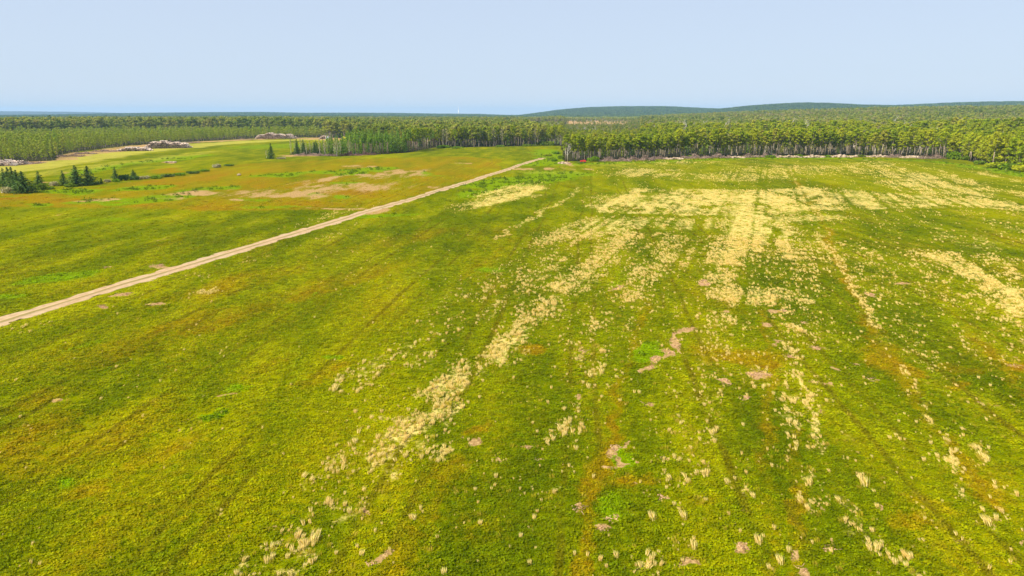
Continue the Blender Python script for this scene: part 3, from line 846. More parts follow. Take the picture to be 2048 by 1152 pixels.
S_YOUNG = [combined("young_tree", *tree_broad(300 + i, 8, .22, 1.25, 220, .55, forks=2, nclump=9, trunk_r=.07), M_BARK, M_YOUNG) for i in range(3)]
S_FAR = [combined("far_tree", *tree_broad(320 + i, 12, .42, 2.7, 210, 1.05, forks=2, nclump=9, trunk_r=.16), M_BARK, M_FARDEC) for i in range(3)]
S_FARSPR = [combined("far_spruce", *tree_spruce(340 + i, 13, 2.0, 10, 7, 1.0), M_DBARK, M_SPRUCE) for i in range(2)]
S_BROWN = [combined("brown_tree", *tree_spruce(350 + i, 12, 1.5, 9, 6, .7, bare=.45), M_DBARK, M_BROWN) for i in range(2)]


def canopy_patch(seed, m, R=9, H=10, n=170, cone=False):
    rng = np.random.default_rng(seed)
    cen, rad = [], []
    for i in range(9):
        a = rng.uniform(0, 6.28); r = R * math.sqrt(rng.uniform(0, 1))
        s = rng.uniform(2.0, 3.2); cen.append((math.cos(a) * r, math.sin(a) * r, H - s * .8 + rng.uniform(-1.5, 1.2))); rad.append((s * (.6 if cone else 1), s * (.6 if cone else 1), s * (1.6 if cone else .9)))
    P, D = clump_points(cen, rad, n, rng, .75)
    V, F = leaf_quads(P, 2.4, rng, up=.3, nrm=D)
    me = mesh_np("canopy_patch", V, F, [m])
    return new_obj("canopy_patch", me, link=False)


S_PATCH = [canopy_patch(400, M_FARDEC), canopy_patch(401, M_FARDEC), canopy_patch(402, M_SPRUCE, cone=True)]


# ------------------------------------------------------------------ scatter by geometry nodes
def scatter(name, P, kind, rotz, scl, sources, attrs=None, label=None, parent=None, tilt=None):
    n = len(P)
    me = bpy.data.meshes.new(name)
    me.vertices.add(n); me.vertices.foreach_set("co", np.asarray(P, np.float32).ravel())
    def fa(nm, a, typ='FLOAT', key='value'):
        x = me.attributes.new(nm, typ, 'POINT'); x.data.foreach_set(key, np.ascontiguousarray(a).ravel())
    fa("src", kind.astype(np.int32), 'INT')
    rot = np.zeros((n, 3), np.float32); rot[:, 2] = rotz
    if tilt is not None: rot[:, :2] = tilt
    fa("rot", rot, 'FLOAT_VECTOR', 'vector')
    if scl.ndim == 1: scl = np.stack([scl] * 3, 1)
    fa("scl", scl.astype(np.float32), 'FLOAT_VECTOR', 'vector')
    for k, a in (attrs or {}).items(): fa(k, a.astype(np.float32))
    o = new_obj(name, me); tag(o, label, kind="stuff")
    ng = bpy.data.node_groups.new(name + "_nodes", 'GeometryNodeTree')
    ng.interface.new_socket("Geometry", in_out='INPUT', socket_type='NodeSocketGeometry')
    ng.interface.new_socket("Geometry", in_out='OUTPUT', socket_type='NodeSocketGeometry')
    gi = ng.nodes.new("NodeGroupInput"); go = ng.nodes.new("NodeGroupOutput")
    jn = ng.nodes.new("GeometryNodeJoinGeometry")
    def named(nm, typ):
        x = ng.nodes.new("GeometryNodeInputNamedAttribute"); x.data_type = typ; x.inputs[0].default_value = nm
        return x.outputs[0]
    src = named("src", 'INT'); rt = named("rot", 'FLOAT_VECTOR'); sc = named("scl", 'FLOAT_VECTOR')
    e2r = ng.nodes.new("FunctionNodeEulerToRotation"); ng.links.new(rt, e2r.inputs[0])
    for i, so in enumerate(sources):
        cmp_ = ng.nodes.new("FunctionNodeCompare"); cmp_.data_type = 'INT'; cmp_.operation = 'EQUAL'
        ng.links.new(src, cmp_.inputs[2]); cmp_.inputs[3].default_value = i
        oi = ng.nodes.new("GeometryNodeObjectInfo"); oi.inputs[0].default_value = so
        oi.transform_space = 'ORIGINAL'
        ip = ng.nodes.new("GeometryNodeInstanceOnPoints")
        ng.links.new(gi.outputs[0], ip.inputs['Points']); ng.links.new(cmp_.outputs[0], ip.inputs['Selection'])
        ng.links.new(oi.outputs['Geometry'], ip.inputs['Instance'])
        ng.links.new(e2r.outputs[0], ip.inputs['Rotation']); ng.links.new(sc, ip.inputs['Scale'])
        ng.links.new(ip.outputs[0], jn.inputs[0])
    ng.links.new(jn.outputs[0], go.inputs[0])
    md = o.modifiers.new("scatter", 'NODES'); md.node_group = ng
    return o


def wedge(r0, r1, cell, half=40.0, seed=0, cx=0):
    """jittered grid points in the wedge the photograph sees"""
    rng = np.random.default_rng(seed)
    hx = r1 * math.sin(math.radians(half)) + 5
    xs = np.arange(-hx, hx, cell); ys = np.arange(max(5, r0 * .6), r1, cell)
    X, Y = np.meshgrid(xs, ys)
    X = X.ravel() + rng.uniform(-.5, .5, X.size) * cell; Y = Y.ravel() + rng.uniform(-.5, .5, Y.size) * cell
    R = np.hypot(X, Y); A = np.degrees(np.arctan2(X, Y))
    m = (R > r0) & (R < r1) & (np.abs(A) < half)
    return X[m], Y[m], rng


# ---- low plants that cover the near part of the field
def shrub_src(seed, n=26, rad=.26, h=.16, ls=.085):
    rng = np.random.default_rng(seed)
    D = rng.normal(size=(n, 3)); D[:, 2] = np.abs(D[:, 2]); D /= np.linalg.norm(D, axis=1)[:, None]
    P = D * np.array([rad, rad, h]) * rng.uniform(.5, 1, n)[:, None]
    V, F = leaf_quads(P, ls, rng, up=.9, nrm=D * .5)
    me = mesh_np("blueberry_plant", V, F, [M_SHRUB]); return new_obj("blueberry_plant", me, link=False)


def build_shrubs():
    src = [shrub_src(1), shrub_src(2), shrub_src(3, 34, .3, .2, .1)]
    Xs, Ys, Ss = [], [], []
    for r0, r1, cell, sc in ((16, 45, .30, 1.0), (45, 80, .44, 1.35), (80, 125, .70, 1.9), (125, 230, 1.2, 2.3)):
        X, Y, rng = wedge(r0, r1, cell, 44, seed=int(r0))
        Xs.append(X); Ys.append(Y); Ss.append(np.full(X.shape, sc))
    X = np.concatenate(Xs); Y = np.concatenate(Ys); Sc = np.concatenate(Ss)
    bare = field(X, Y, F_BARE); road = field(X, Y, ROAD_F, False)
    keep = (bare + (vnoise(X * 1.6, Y * 1.6, 9) - .5) * .9 < .45) & (road < .35)
    u, v = rowco(X, Y)
    dens = fbm(u * .5, v * .15, 3)
    keep &= RNG.uniform(size=X.shape) > straw_field(X, Y) * .6
    keep &= RNG.uniform(size=X.shape) < (.55 + .7 * dens) * (1 - .9 * sstep(90, 225, np.hypot(X, Y)))
    X, Y, Sc = X[keep], Y[keep], Sc[keep]
    n = len(X)
    hz = .55 + .6 * fbm(X * .35, Y * .35, 8)
    s = np.stack([Sc, Sc, Sc ** .3 * hz * .8], 1) * RNG.uniform(.8, 1.25, n)[:, None]
    at = {'rust': field(X, Y, F_RUST), 'bright': field(X, Y, F_BRIGHT)}
    scatter("blueberry_plants", np.stack([X, Y, np.zeros(n)], 1), RNG.integers(0, 3, n), RNG.uniform(0, 6.28, n), s, src, at,
            "low green and rust coloured plants covering the whole field")
    print("shrubs", n)


build_shrubs()


# ---- tufts of dry grass, leaning away with the wind
def tuft_src(seed, m, n=42, h=.60, spread=.17, lean=1.0, w=.010):
    rng = np.random.default_rng(seed)
    V = []; F = []
    for i in range(n):
        a = rng.uniform(0, 6.28); r = spread * math.sqrt(rng.uniform()); bx, by = math.cos(a) * r, math.sin(a) * r
        L_ = h * rng.uniform(.55, 1.1)
        dx = rng.normal(0, .09) + math.cos(a) * .10; dy = lean + rng.normal(0, .14) + math.sin(a) * .1; dz = 1.0
        q = math.sqrt(dx * dx + dy * dy + dz * dz); dx, dy, dz = dx / q * L_, dy / q * L_, dz / q * L_
        t = rng.uniform(0, 3.14); wx, wy = math.cos(t) * w, math.sin(t) * w
        b = len(V)
        V += [(bx - wx * .6, by - wy * .6, 0), (bx + wx * .6, by + wy * .6, 0),
              (bx + dx * .5 + wx, by + dy * .42 + wy, dz * .6), (bx + dx * .5 - wx, by + dy * .42 - wy, dz * .6),
              (bx + dx, by + dy * 1.15, dz * .95)]
        F += [(b, b + 1, b + 2, b + 3), (b + 3, b + 2, b + 4)]
    mi = np.repeat(rng.uniform(size=n) < .28, 2).astype(int)
    me = mesh_np("grass_tuft", np.array(V), F, [m, M_YGRASS], mi); return new_obj("grass_tuft", me, link=False), me


T_STRAW = [tuft_src(i, M_STRAW, n=34 + 12 * i, spread=.06 + .045 * i, h=.42 + .03 * i) for i in range(3)]
T_THIN = [tuft_src(10 + i, M_YGRASS, n=22, spread=.16, h=.42) for i in range(2)]


def build_tufts():
    X, Y, rng = wedge(17, 120, .20, 44, seed=5)
    X2, Y2, _ = wedge(120, 340, .46, 41, seed=6)
    far = np.concatenate([np.zeros(X.size), np.ones(X2.size)])
    X = np.concatenate([X, X2]); Y = np.concatenate([Y, Y2])
    st = straw_field(X, Y)
    u, v = rowco(X, Y)
    cl = fbm(u * .55, v * .22, 21, 3)                     # clusters, drawn out along the rows
    cl2 = fbm(X * 1.3, Y * 1.3, 23, 2)
    stripe = sstep(.2, .75, vnoise(u / .8, v / 60, 31)) * .6 + sstep(.2, .7, vnoise(u / 2.6, v / 70, 33)) * .6
    cl3 = vnoise(X * 2.2 / (1 + far), Y * 1.5 / (1 + far), 61)
    d = st * (.45 + .8 * sstep(.35, .65, cl)) * (.15 + 1.4 * sstep(.38, .62, cl2)) * (.35 + 1.0 * stripe) * (.35 + 1.1 * sstep(.3, .6, cl3))
    p = np.where(st > .4, d * .95, d * .6) * np.where(far > 0, .95, 1.8)
    road = field(X, Y, ROAD_F, False)
    pu = np.abs(((u + 4.6) % 9.2) - 4.6); wl = np.abs(pu - 1.0) < .30
    p = p * np.where(wl, .25, 1.0)
    keep = (rng.uniform(size=X.shape) < p) & (road < .2) & in_poly(X, Y, FIELD)
    X, Y, st, far, cl2 = X[keep], Y[keep], st[keep], far[keep], cl2[keep]
    n = len(X)
    thin = rng.uniform(size=n) < np.where(st < .3, .5, .25)
    k = np.where(thin, 3 + rng.integers(0, 2, n), rng.integers(0, 3, n))
    size = (.24 + .66 * rng.uniform(size=n) ** 2.0) * np.where(far > 0, 1.3, 1.0) * np.where(st < .2, .8, 1.0)
    s = np.stack([size * rng.uniform(.9, 1.5, n), size, size * np.where(far > 0, .7, .95)], 1)
    scatter("dry_grass_tufts", np.stack([X, Y, np.full(n, .02)], 1), k, rng.normal(0, .3, n), s, [t[0] for t in T_STRAW] + [t[0] for t in T_THIN],
            label="straw coloured tufts of dry grass scattered in bands over the field")
    print("tufts", n)


build_tufts()
for i_, (px_, py_, s_, lab_) in enumerate([(668, 782, 1.7, "large pale grass tuft standing alone far left of the diagonal straw band"), (1203, 748, 1.4, "grass tuft left of the bare strip in the middle of the field"), (1177, 776, 1.2, "small compact tuft just below and left of another, left of the bare strip"),
        (1306, 1040, 1.3, "leaning pale tuft right of the large round bare spot near the bottom"), (1369, 1038, 1.3, "stout upright tuft, above the bare spot at the bottom edge"), (1388, 1098, 1.1, "narrow tuft just right of the bare spot at the bottom edge"), (1518, 1088, 1.3, "bright tuft between two bare spots near the bottom edge"), (1455, 968, 1.0, "pale tuft alone, halfway between the middle wheel lines"),
        (1604, 665, 1.7, "bright wide tuft right of the small bare spots in mid field"), (1978, 1050, 1.5, "leaning tuft at the lower end of the rightmost straw line"), (1730, 972, 1.8, "tall loose tuft between the two straw lines at right"), (627, 1085, 1.6, "dense pale tuft at the lower end of the diagonal straw band"), (1562, 1128, 1.2, "tuft close to the bottom edge between the rust lines")]):
    g_ = G(px_, py_)
    for k_ in range(1):
        o_ = new_obj("grass_tuft", T_STRAW[2][1], None, (g_[0], g_[1], .01)); o_.scale = (s_ * .95, s_ * .8, s_ * .75); o_.rotation_euler = (0, 0, .1 * (i_ % 5 - 2))
        tag(o_, lab_, "grass tuft", "single tufts of dry grass")


# ---- bright ferns and weeds in the greener spots
def fern_src(seed, n=30, r=.45, h=.4, ls=.2, m=None):
    rng = np.random.default_rng(seed)
    D = rng.normal(size=(n, 3)); D[:, 2] = np.abs(D[:, 2]); D /= np.linalg.norm(D, axis=1)[:, None]
    P = D * np.array([r, r, h]) * rng.uniform(.5, 1, n)[:, None]
    V, F = leaf_quads(P, ls, rng, up=.8, nrm=D * .5, aspect=.6)
    return new_obj("fern", mesh_np("fern", V, F, [m or M_FERN]), link=False)


def build_ferns():
    src = [fern_src(1), fern_src(2)]
    X, Y, rng = wedge(18, 110, .55, 39.5, seed=15)
    X2, Y2, _ = wedge(110, 360, 1.25, 40, seed=16)
    far = np.concatenate([np.zeros(X.size), np.ones(X2.size)])
    X = np.concatenate([X, X2]); Y = np.concatenate([Y, Y2])
    b = field(X, Y, F_BRIGHT)
    keep = (rng.uniform(size=X.shape) < (b - .45) * 1.3 * sstep(.35, .6, fbm(X * .6, Y * .3, 41))) & (field(X, Y, ROAD_F, False) < .2) & in_poly(X, Y, FIELD)
    X, Y, far = X[keep], Y[keep], far[keep]; n = len(X)
    s = rng.uniform(.5, 1.1, n) * (1 + far * .7)
    scatter("bright_ferns", np.stack([X, Y, np.zeros(n)], 1), rng.integers(0, 2, n), rng.uniform(0, 6.28, n), s, src,
            label="bright green ferns and weeds in patches between the low plants")


build_ferns()


# ---- litter on the bare spots
def chip_src(seed, m, s):
    rng = np.random.default_rng(seed); b = MB()
    for i in range(7):
        c = rng.uniform(-.3, .3, 2); d = rng.uniform(.5, 1, 3) * s
        b.box((c[0], c[1], d[2] * .25), (d[0], d[1], d[2] * .5), 0, rz=rng.uniform(0, 3), taper=.7)
    for i in range(4):
        c = rng.uniform(-.3, .3, 2); a = rng.uniform(0, 6.28); l_ = .28
        b.tube([(c[0], c[1], .03), (c[0] + math.cos(a) * l_, c[1] + math.sin(a) * l_, .06)], [.018, .01], 3, 0)
    return new_obj("litter", b.mesh("litter", [m]), link=False)


def build_litter():
    src = [chip_src(1, M_CHIP, .12), chip_src(2, M_CHIP, .10), chip_src(3, M_CHIP, .08)]
    X, Y, rng = wedge(18, 110, .42, 39.5, seed=25)
    b = field(X, Y, F_BARE)
    keep = rng.uniform(size=X.shape) < sstep(.4, .9, b) * .5
    X, Y = X[keep], Y[keep]; n = len(X)
    scatter("wood_litter", np.stack([X, Y, np.full(n, .01)], 1), rng.integers(0, 3, n), rng.uniform(0, 6.28, n), rng.uniform(.5, 1.3, n), src,
            label="wood chips and small stones on the bare brown spots")


build_litter()

# ------------------------------------------------------------------ the woods
def build_woods():
    P = []; K = []; Sc = []
    nb = len(P_BROAD)
    srcs = [p.src for p in P_BROAD] + [p.src for p in P_POLE] + [p.src for p in P_GREEN] + S_YOUNG + S_FAR + S_FARSPR + [p.src for p in P_DEAD] + S_BROWN + [p.src for p in P_GREY + P_LOW]
    o_b, o_p = 0, nb
    o_g = o_p + len(P_POLE); o_y = o_g + len(P_GREEN); o_f = o_y + 3; o_s = o_f + 3; o_d = o_s + 2; o_br = o_d + 2; o_gr = o_br + 2
    # near and middle woods: tree by tree
    for r0, r1, cell, seed in ((180, 620, 3.9, 51), (620, 1100, 5.2, 52), (1100, 1900, 6.8, 53)):
        X, Y, rng = wedge(r0, r1, cell, 40 if r0 > 200 else 41, seed=seed)
        m = (forest_mask(X, Y) | (in_poly(X, Y, CLEAR) & ((rng.uniform(size=X.shape) < .07) | (fbm(X / 45, Y / 45, 123) > .68)))) & (Y > 180)
        # keep clear of the first rows, which stand as trees of their own
        X, Y = X[m], Y[m]
        ed = edge_dist(X, Y)
        PX = 1024 + X / Y * 1370
        own = (ed < 4.5) & (Y < 520) & (PX > 575)
        X, Y, PX, ed = X[~own], Y[~own], PX[~own], ed[~own]
        n = len(X); r = rng.uniform(size=n); k = np.zeros(n, int); s = rng.uniform(.66, 1.22, n); hs = np.ones(n)
        R = np.hypot(X, Y)
        right = X > 22
        left = ~right
        sp = fbm(X / 90, Y / 90, 77)
        # right wood
        k = np.where(right, rng.integers(0, nb, n), k)
        far = R > 620
        k = np.where(right & far, o_f + rng.integers(0, 3, n), k)
        k = np.where(right & (r < .02 + .12 * (sp > .66)), o_s + rng.integers(0, 2, n), k)
        k = np.where(right & (r > .97) & (R < 900), o_d + rng.integers(0, 2, n), k)
        k = np.where(right & (r > .70 - .25 * (R > 420)) & (r < .80) & (R > 330) & (fbm(X / 60, Y / 60, 99) > .47), o_gr + rng.integers(0, 2, n), k)
        k = np.where(right & (PX > 1895) & (R < 420) & (r > .35), o_gr + 2 + rng.integers(0, 2, n), k)
        k = np.where(right & (r > .93) & (r < .96) & (R < 900), o_g + rng.integers(0, 2, n), k)
        # middle: needle trees in front, broadleaf behind
        mid = left & (X > -125) & (Y < 440)
        kk = np.where(PX < 850, np.where(r < .6, o_p + rng.integers(0, 3, n), o_g + rng.integers(0, 2, n)), np.where(r < .25, o_g + rng.integers(0, 2, n), rng.integers(0, nb - 2, n)))
        k = np.where(mid, kk, k); s = np.where(mid, s * np.where(PX < 700, .62, np.where(PX < 790, .84, .86)), s)
        rest = left & ~mid
        k = np.where(rest, np.where(r < .05 + .15 * (sp > .62), o_s + rng.integers(0, 2, n), o_f + rng.integers(0, 3, n)), k)
        # left young wood in a band behind the cut strip
        yl = (X < -60) & (ed < 225 + 60 * (sp - .5)) & (Y < 760) & (PX < 660)
        k = np.where(yl, np.where(r < .985, o_y + rng.integers(0, 3, n), o_g + rng.integers(0, 2, n)), k)
        s = np.where(yl, s * (.62 + .45 * sp), s)
        s = np.where(rest & ~yl, s * (.92 + .22 * sstep(-100, -300, X) * (R < 1000)), s)
        s = np.where(right & (R < 520), s * .80, s)
        s = np.where((PX > 1125) & (PX < 1275) & (R > 380), s * .62, s)
        s = np.where(right & (X < 260) & (Y < 1100), s * (.80 + .2 * sstep(30, 260, X)), s)   # lower wood in front of the clear-cut
        s = np.where(right & (Y > 420) & (X < 300), s * .9, s)
        # brown thinned stand by the clear-cut
        br = (Y > 1020) & (Y < 1200) & (PX > 985) & (PX < 1150)
        k = np.where(br, o_br + rng.integers(0, 2, n), k); s = np.where(br, s * .95, s)
        us = rng.uniform(size=n) < np.where((R < 460) & right, .30, .12)
        k = np.where(us, o_y + rng.integers(0, 3, n), k); s = np.where(us, rng.uniform(.25, .55, n), s)
        Z = height(X, Y)
        wd = np.where(right | (R > 620), 1.32, 1.05)
        P.append(np.stack([X, Y, Z], 1)); K.append(k); Sc.append(np.stack([s * wd * rng.uniform(.85, 1.15, n), s * wd * rng.uniform(.85, 1.15, n), s * rng.uniform(.88, 1.08, n)], 1))
    P = np.concatenate(P); K = np.concatenate(K); Sc = np.concatenate(Sc)
    n = len(P)
    scatter("woodland", P, K, RNG.uniform(0, 6.28, n), Sc, srcs, label="mixed wood of broadleaf and needle trees stretching back from the field")
    print("woods", n)
    X, Y, rng = wedge(1850, 5600, 16, 40, seed=60)
    m = rng.uniform(size=X.shape) < .95
    X, Y = X[m], Y[m]; n = len(X)
    sp = fbm(X / 220, Y / 220, 88)
    k = np.where((sp + rng.normal(0, .08, n) + .34 * sstep(2300, 3000, np.hypot(X, Y)) > .58) | ((np.hypot(X, Y) > 2700) & (rng.uniform(size=n) < .85)), 2, rng.integers(0, 2, n))
    s = rng.uniform(.8, 1.15, n)
    scatter("distant_forest", np.stack([X, Y, height(X, Y) - 1.5], 1), k, rng.uniform(0, 6.28, n), np.stack([s * 1.25, s * 1.25, s], 1), S_PATCH, label="unbroken forest canopy over the far hills")
    print("far", n)


def edge_dist(X, Y):
    d = np.full(X.shape, 1e9)
    Pn = FIELD[:len(FIELD_PX)]
    for i in range(len(Pn) - 1):
        p = Pn[i]; q = Pn[i + 1]; v = q - p
        t = np.clip(((X - p[0]) * v[0] + (Y - p[1]) * v[1]) / (v @ v), 0, 1)
        d = np.minimum(d, np.hypot(X - p[0] - t * v[0], Y - p[1] - t * v[1]))
    return d


build_woods()


# ---- trees one can pick out, each a thing with trunk and crown
def place_tree(proto, x, y, hgt, label, cat="tree", group=None, rz=None, wide=1.0, name=None, z=None):
    root = new_obj(name or proto.name, None)
    root.empty_display_size = .5
    root.location = (x, y, float(height(np.array([x]), np.array([y]))[0]) if z is None else z)
    s = hgt / proto.H
    root.scale = (s * wide, s * wide, s)
    root.rotation_euler = (0, 0, random.uniform(0, 6.28) if rz is None else rz)
    tag(root, label, cat, group)
    new_obj("trunk", proto.trunk, root); new_obj("crown", proto.crown, root)
    return root


def px_height(px, base, top):
    """real height of something standing on the field between two image rows"""
    x, y = G(px, base)
    _, z = at_dist(px, top, y)
    return x, y, z


R_BINS = [(1127, 1150, "at the left corner of the right-hand wood"), (1150, 1176, "behind the low red trailer"), (1176, 1202, "behind the round green bush"), (1202, 1265, "behind the leftmost brush heap"),
    (1265, 1305, "behind the second brush heap"), (1305, 1330, "behind the third small brush heap"), (1330, 1362, "behind the gap in the brush heaps"), (1362, 1405, "behind the pinkish brush heap"), (1405, 1470, "behind the long pinkish brush heap"), (1470, 1515, "behind the grey brush between stones"), (1515, 1560, "behind the dark grey brush heap"), (1560, 1605, "behind the left tan stones"), (1605, 1650, "behind the pale broken stones"),
    (1650, 1700, "behind the widest stone heap"), (1700, 1740, "behind the orange-tan stones"), (1740, 1800, "behind the brown brush heap"), (1800, 1842, "behind the tall tan stone heap"), (1842, 1890, "behind the rightmost brush heap"), (1890, 1925, "at the dark recess, left part"), (1925, 1962, "at the dark recess, right part"), (1962, 1995, "by the straight pale trunk at right"), (1995, 2070, "at the picture's right edge")]


def walk(pts, spacing, jitter, back, seed):
    rng = random.Random(seed)
    P = [G(*p) for p in pts]; out = []
    carry = 0.0
    for a, b in zip(P[:-1], P[1:]):
        d = b - a; L_ = float(np.hypot(*d)); d = d / L_; n = np.array((-d[1], d[0]))
        t = carry
        while t < L_:
            p = a + d * (t + rng.uniform(-jitter, jitter)) + n * (back + rng.uniform(-.9, .9))
            out.append(p); t += spacing * rng.uniform(.7, 1.3)
        carry = t - L_
    return out


RIGHT_EDGE = [(1130, 322), (1165, 321), (1200, 320), (1300, 317), (1400, 313.5), (1500, 311), (1700, 310), (1850, 313), (1885, 315), (1925, 318), (1958, 325), (1985, 330), (2060, 340)]
MID_EDGE = [(583, 308), (674, 312), (700, 310.5), (776, 307), (820, 303.5), (868, 294.5), (1015, 292), (1122, 290.5)]
M_BINS = [(575, 610, "at the left tip of the middle wood"), (610, 640, "in the left part of the middle wood"), (640, 700, "above the reddish brush of the middle wood"), (700, 740, "at the left of the bare reddish stems"), (740, 776, "at the right of the bare reddish stems"), (776, 830, "right of the bare reddish stems"), (830, 870, "where the middle wood steps back"), (870, 930, "left along the middle wood's far edge"),
    (930, 1000, "halfway along the middle wood's far edge"), (1000, 1060, "further right along the middle wood's far edge"), (1060, 1130, "at the far corner beyond the road's end")]
ORD = ["first", "second", "third", "fourth", "fifth", "sixth", "seventh", "eighth", "ninth", "tenth", "eleventh", "twelfth", "thirteenth", "fourteenth", "fifteenth", "sixteenth", "seventeenth", "eighteenth", "nineteenth", "twentieth"]
SPECS = []          # (px, row, where, kind words, proto, x, y, height, wide, group)


def px_of(x, y): return 1024 + x / (y * CP + CAM_H * SP) * FPX


for row, (sp, back) in enumerate(((2.3, .8), (2.9, 3.2))):
    for p in walk(RIGHT_EDGE, sp, .5, back, 70 + row):
        x, y = float(p[0]), float(p[1]); px = px_of(x, y)
        if not (1128 <= px <= 2056): continue
        if 1133 < px < 1140 and row == 0: continue
        if 1880 < px < 1896 or 1980 < px < 1992 or 2022 < px < 2034: continue
        gold = px > 1780 and random.random() < .55
        pr = random.choice(P_BROAD[4:]) if gold else random.choice(P_BROAD[:4] + P_BROAD[:4] + P_BROAD[5:])
        h = random.uniform(8.8, 13.4) * (.86 if px < 1330 else 1) * (.9 if px > 1900 else 1)
        if random.random() < .12: h *= .72
        where = next(w for a, b, w in R_BINS if a <= px < b)
        if px > 1900 and random.random() < .6: pr = random.choice(P_LOW)
        kw = "low-crowned golden tree" if pr in P_LOW else "golden green tree" if pr in P_BROAD[4:] else ("tall green tree" if h > 10.5 else "shorter green tree")
        SPECS.append((px, row, where, kw, pr, x, y, h, 1.2, "trees along the edge of the right-hand wood"))
nr = len(SPECS)
for row, (sp, back) in enumerate(((2.8, .8), (4.2, 3.6))):
    for p in walk(MID_EDGE, sp, .6, back, 90 + row):
        x, y = float(p[0]), float(p[1]); px = px_of(x, y)
        if not (575 <= px < 1124): continue
        where = next(w for a, b, w in M_BINS if a <= px < b)
        r = random.random()
        if px < 640: pr, h, nm = (random.choice(P_GREY), random.uniform(6.0, 8.0), "grey-leaved birch") if r < .5 else (random.choice(P_SPRUCE), random.uniform(6.0, 8.5), "narrow dark spruce")
        elif px < 702: pr, h, nm = (P_GREEN[row], random.uniform(6.0, 8.0), "bushy green conifer") if r < .75 else (random.choice(P_GREY), 7.5, "pale thin-leaved tree")
        elif px < 782: pr, h, nm = random.choice(P_POLE), random.uniform(10.0, 12.5), "bare-stemmed conifer"
        elif px < 815: pr, h, nm = random.choice(P_GREEN), random.uniform(9.5, 12), "dense green conifer"
        elif px < 880: pr, h, nm = (random.choice(P_POLE), random.uniform(10, 12.5), "bare-stemmed conifer") if r < .5 else (random.choice(P_BROAD[:4]), 12, "green broadleaf tree")
        else: pr, h, nm = (random.choice(P_BROAD[:4]), random.uniform(10.5, 13), "rounded broadleaf tree") if r < .72 else ((random.choice(P_GREEN), random.uniform(9, 12), "pointed green conifer") if r < .9 else (random.choice(P_GREY), 11, "pale half-bare tree"))
        SPECS.append((px, row, where, nm, pr, x, y, h, .85 if px < 640 else 1.0, "trees along the edge of the middle wood"))
SPECS = SPECS[:300]
SPECS.sort(key=lambda q: q[0])
seen = {}
tot = {}
for q in SPECS: tot[(q[1], q[2], q[3])] = tot.get((q[1], q[2], q[3]), 0) + 1
for px, row, where, kw, pr, x, y, h, wd, grp in SPECS:
    key = (row, where, kw); i = seen.get(key, 0); seen[key] = i + 1
    fr = "front-row" if row == 0 else "second-row"
    lab = (fr + " " + kw + " " + where) if tot[key] == 1 else (ORD[min(i, 19)] + " " + fr + " " + kw + " from the left " + where)
    place_tree(pr, x, y, h, lab, "tree", grp, wide=wd)
print("edge trees", len(SPECS), nr)

# special trees
def special(proto, px, base, top, label, **kw):
    x, y, z = px_height(px, base, top)
    return place_tree(proto, float(x), float(y), float(z), label, **kw)


SPR = [("leftmost spruce of the dark cluster at the left edge", 10, 372, 337, 0, .95), ("second spruce from the left in the dark cluster, narrow topped", 20, 374, 335, 1, 1), ("third spruce top in the dark cluster at the left edge", 28, 376, 335, 1, 1),
    ("middle spruce of the dark cluster, behind the largest", 37, 380, 341, 0, 1), ("largest dark spruce with broad spreading boughs, front right of the left cluster", 49, 386, 343, 2, 1.15), ("smaller spruce standing alone between the two clusters of dark spruces", 80, 378, 343, 0, .95),
    ("small slim spruce left of the tallest spruce in the ditch row", 128, 371, 342, 1, .9), ("tallest dark spruce in the row along the ditch", 154, 372, 332, 0, 1.15), ("ragged leaning spruce right of the tallest one in the ditch row", 178, 369, 333, 1, 1.3), ("tiny dark spruce at the right foot of the ragged spruce", 203, 367, 356, 1, 1.3),
    ("small dark spruce standing at the start of the hedge", 232, 362, 335, 1, .9), ("short dark spruce in the middle of the hedge", 268, 358, 339, 0, 1.2)]
for lab, px, b_, t_, i, wd in SPR:
    special(P_SPRUCE[i], px, b_, t_, lab, cat="spruce", group="spruces along the ditch on the left", wide=wd * 1.4)
special(P_SPRUCE[1], 543, 318, 287, "solitary spruce standing alone in the green field left of the middle wood", cat="spruce", wide=1.1)
special(P_GREY[0], 533, 317, 300, "thin greyish sapling close against the left side of the solitary spruce", cat="sapling", wide=1.2)
special(P_DEAD[0], 1135, 324, 288, "stout pale forked tree at the left corner of the right-hand wood", wide=1.3)
special(P_BROAD[4], 1887, 318, 256, "pale tree leaning right with fanned limbs past the last brush heap", rz=0.4, wide=1.15)
special(P_BROAD[5], 1985, 332, 264, "yellow-green tree with a straight pale trunk in front of the dark recess", rz=1.0, wide=1.25)
special(P_BROAD[4], 2028, 330, 262, "forked golden tree at the right edge of the picture", rz=2.2, wide=1.1)
special(P_GREY[1], 674, 312.5, 283, "pale thin-leaved tree with a bare stem standing in front of the middle wood", wide=1.3)
for i, (px, py, D, h, lab) in enumerate([(1582, 246, 560, 13, "bleached dead tree spreading above the canopy midway along the right wood"), (1452, 250, 520, 13, "upright dead pale tree above the canopy left of the bleached one"), (1610, 249, 500, 12, "shorter dead pale tree just right of the bleached one"), (1722, 243, 640, 13, "dead grey tree above the canopy on the rise to the right"), (1790, 240, 700, 14, "dead bare tree farthest right on the wooded rise"), (1372, 252, 520, 12, "dead pale tree leftmost on the wooded rise")]):
    x, _ = at_dist(px, py, D)
    z = float(height(np.array([x]), np.array([D]))[0])
    place_tree(P_DEAD[i % 2], x, D, h + 4.5, lab, "dead tree", "dead pale trees above the canopy", wide=1.2, z=z)


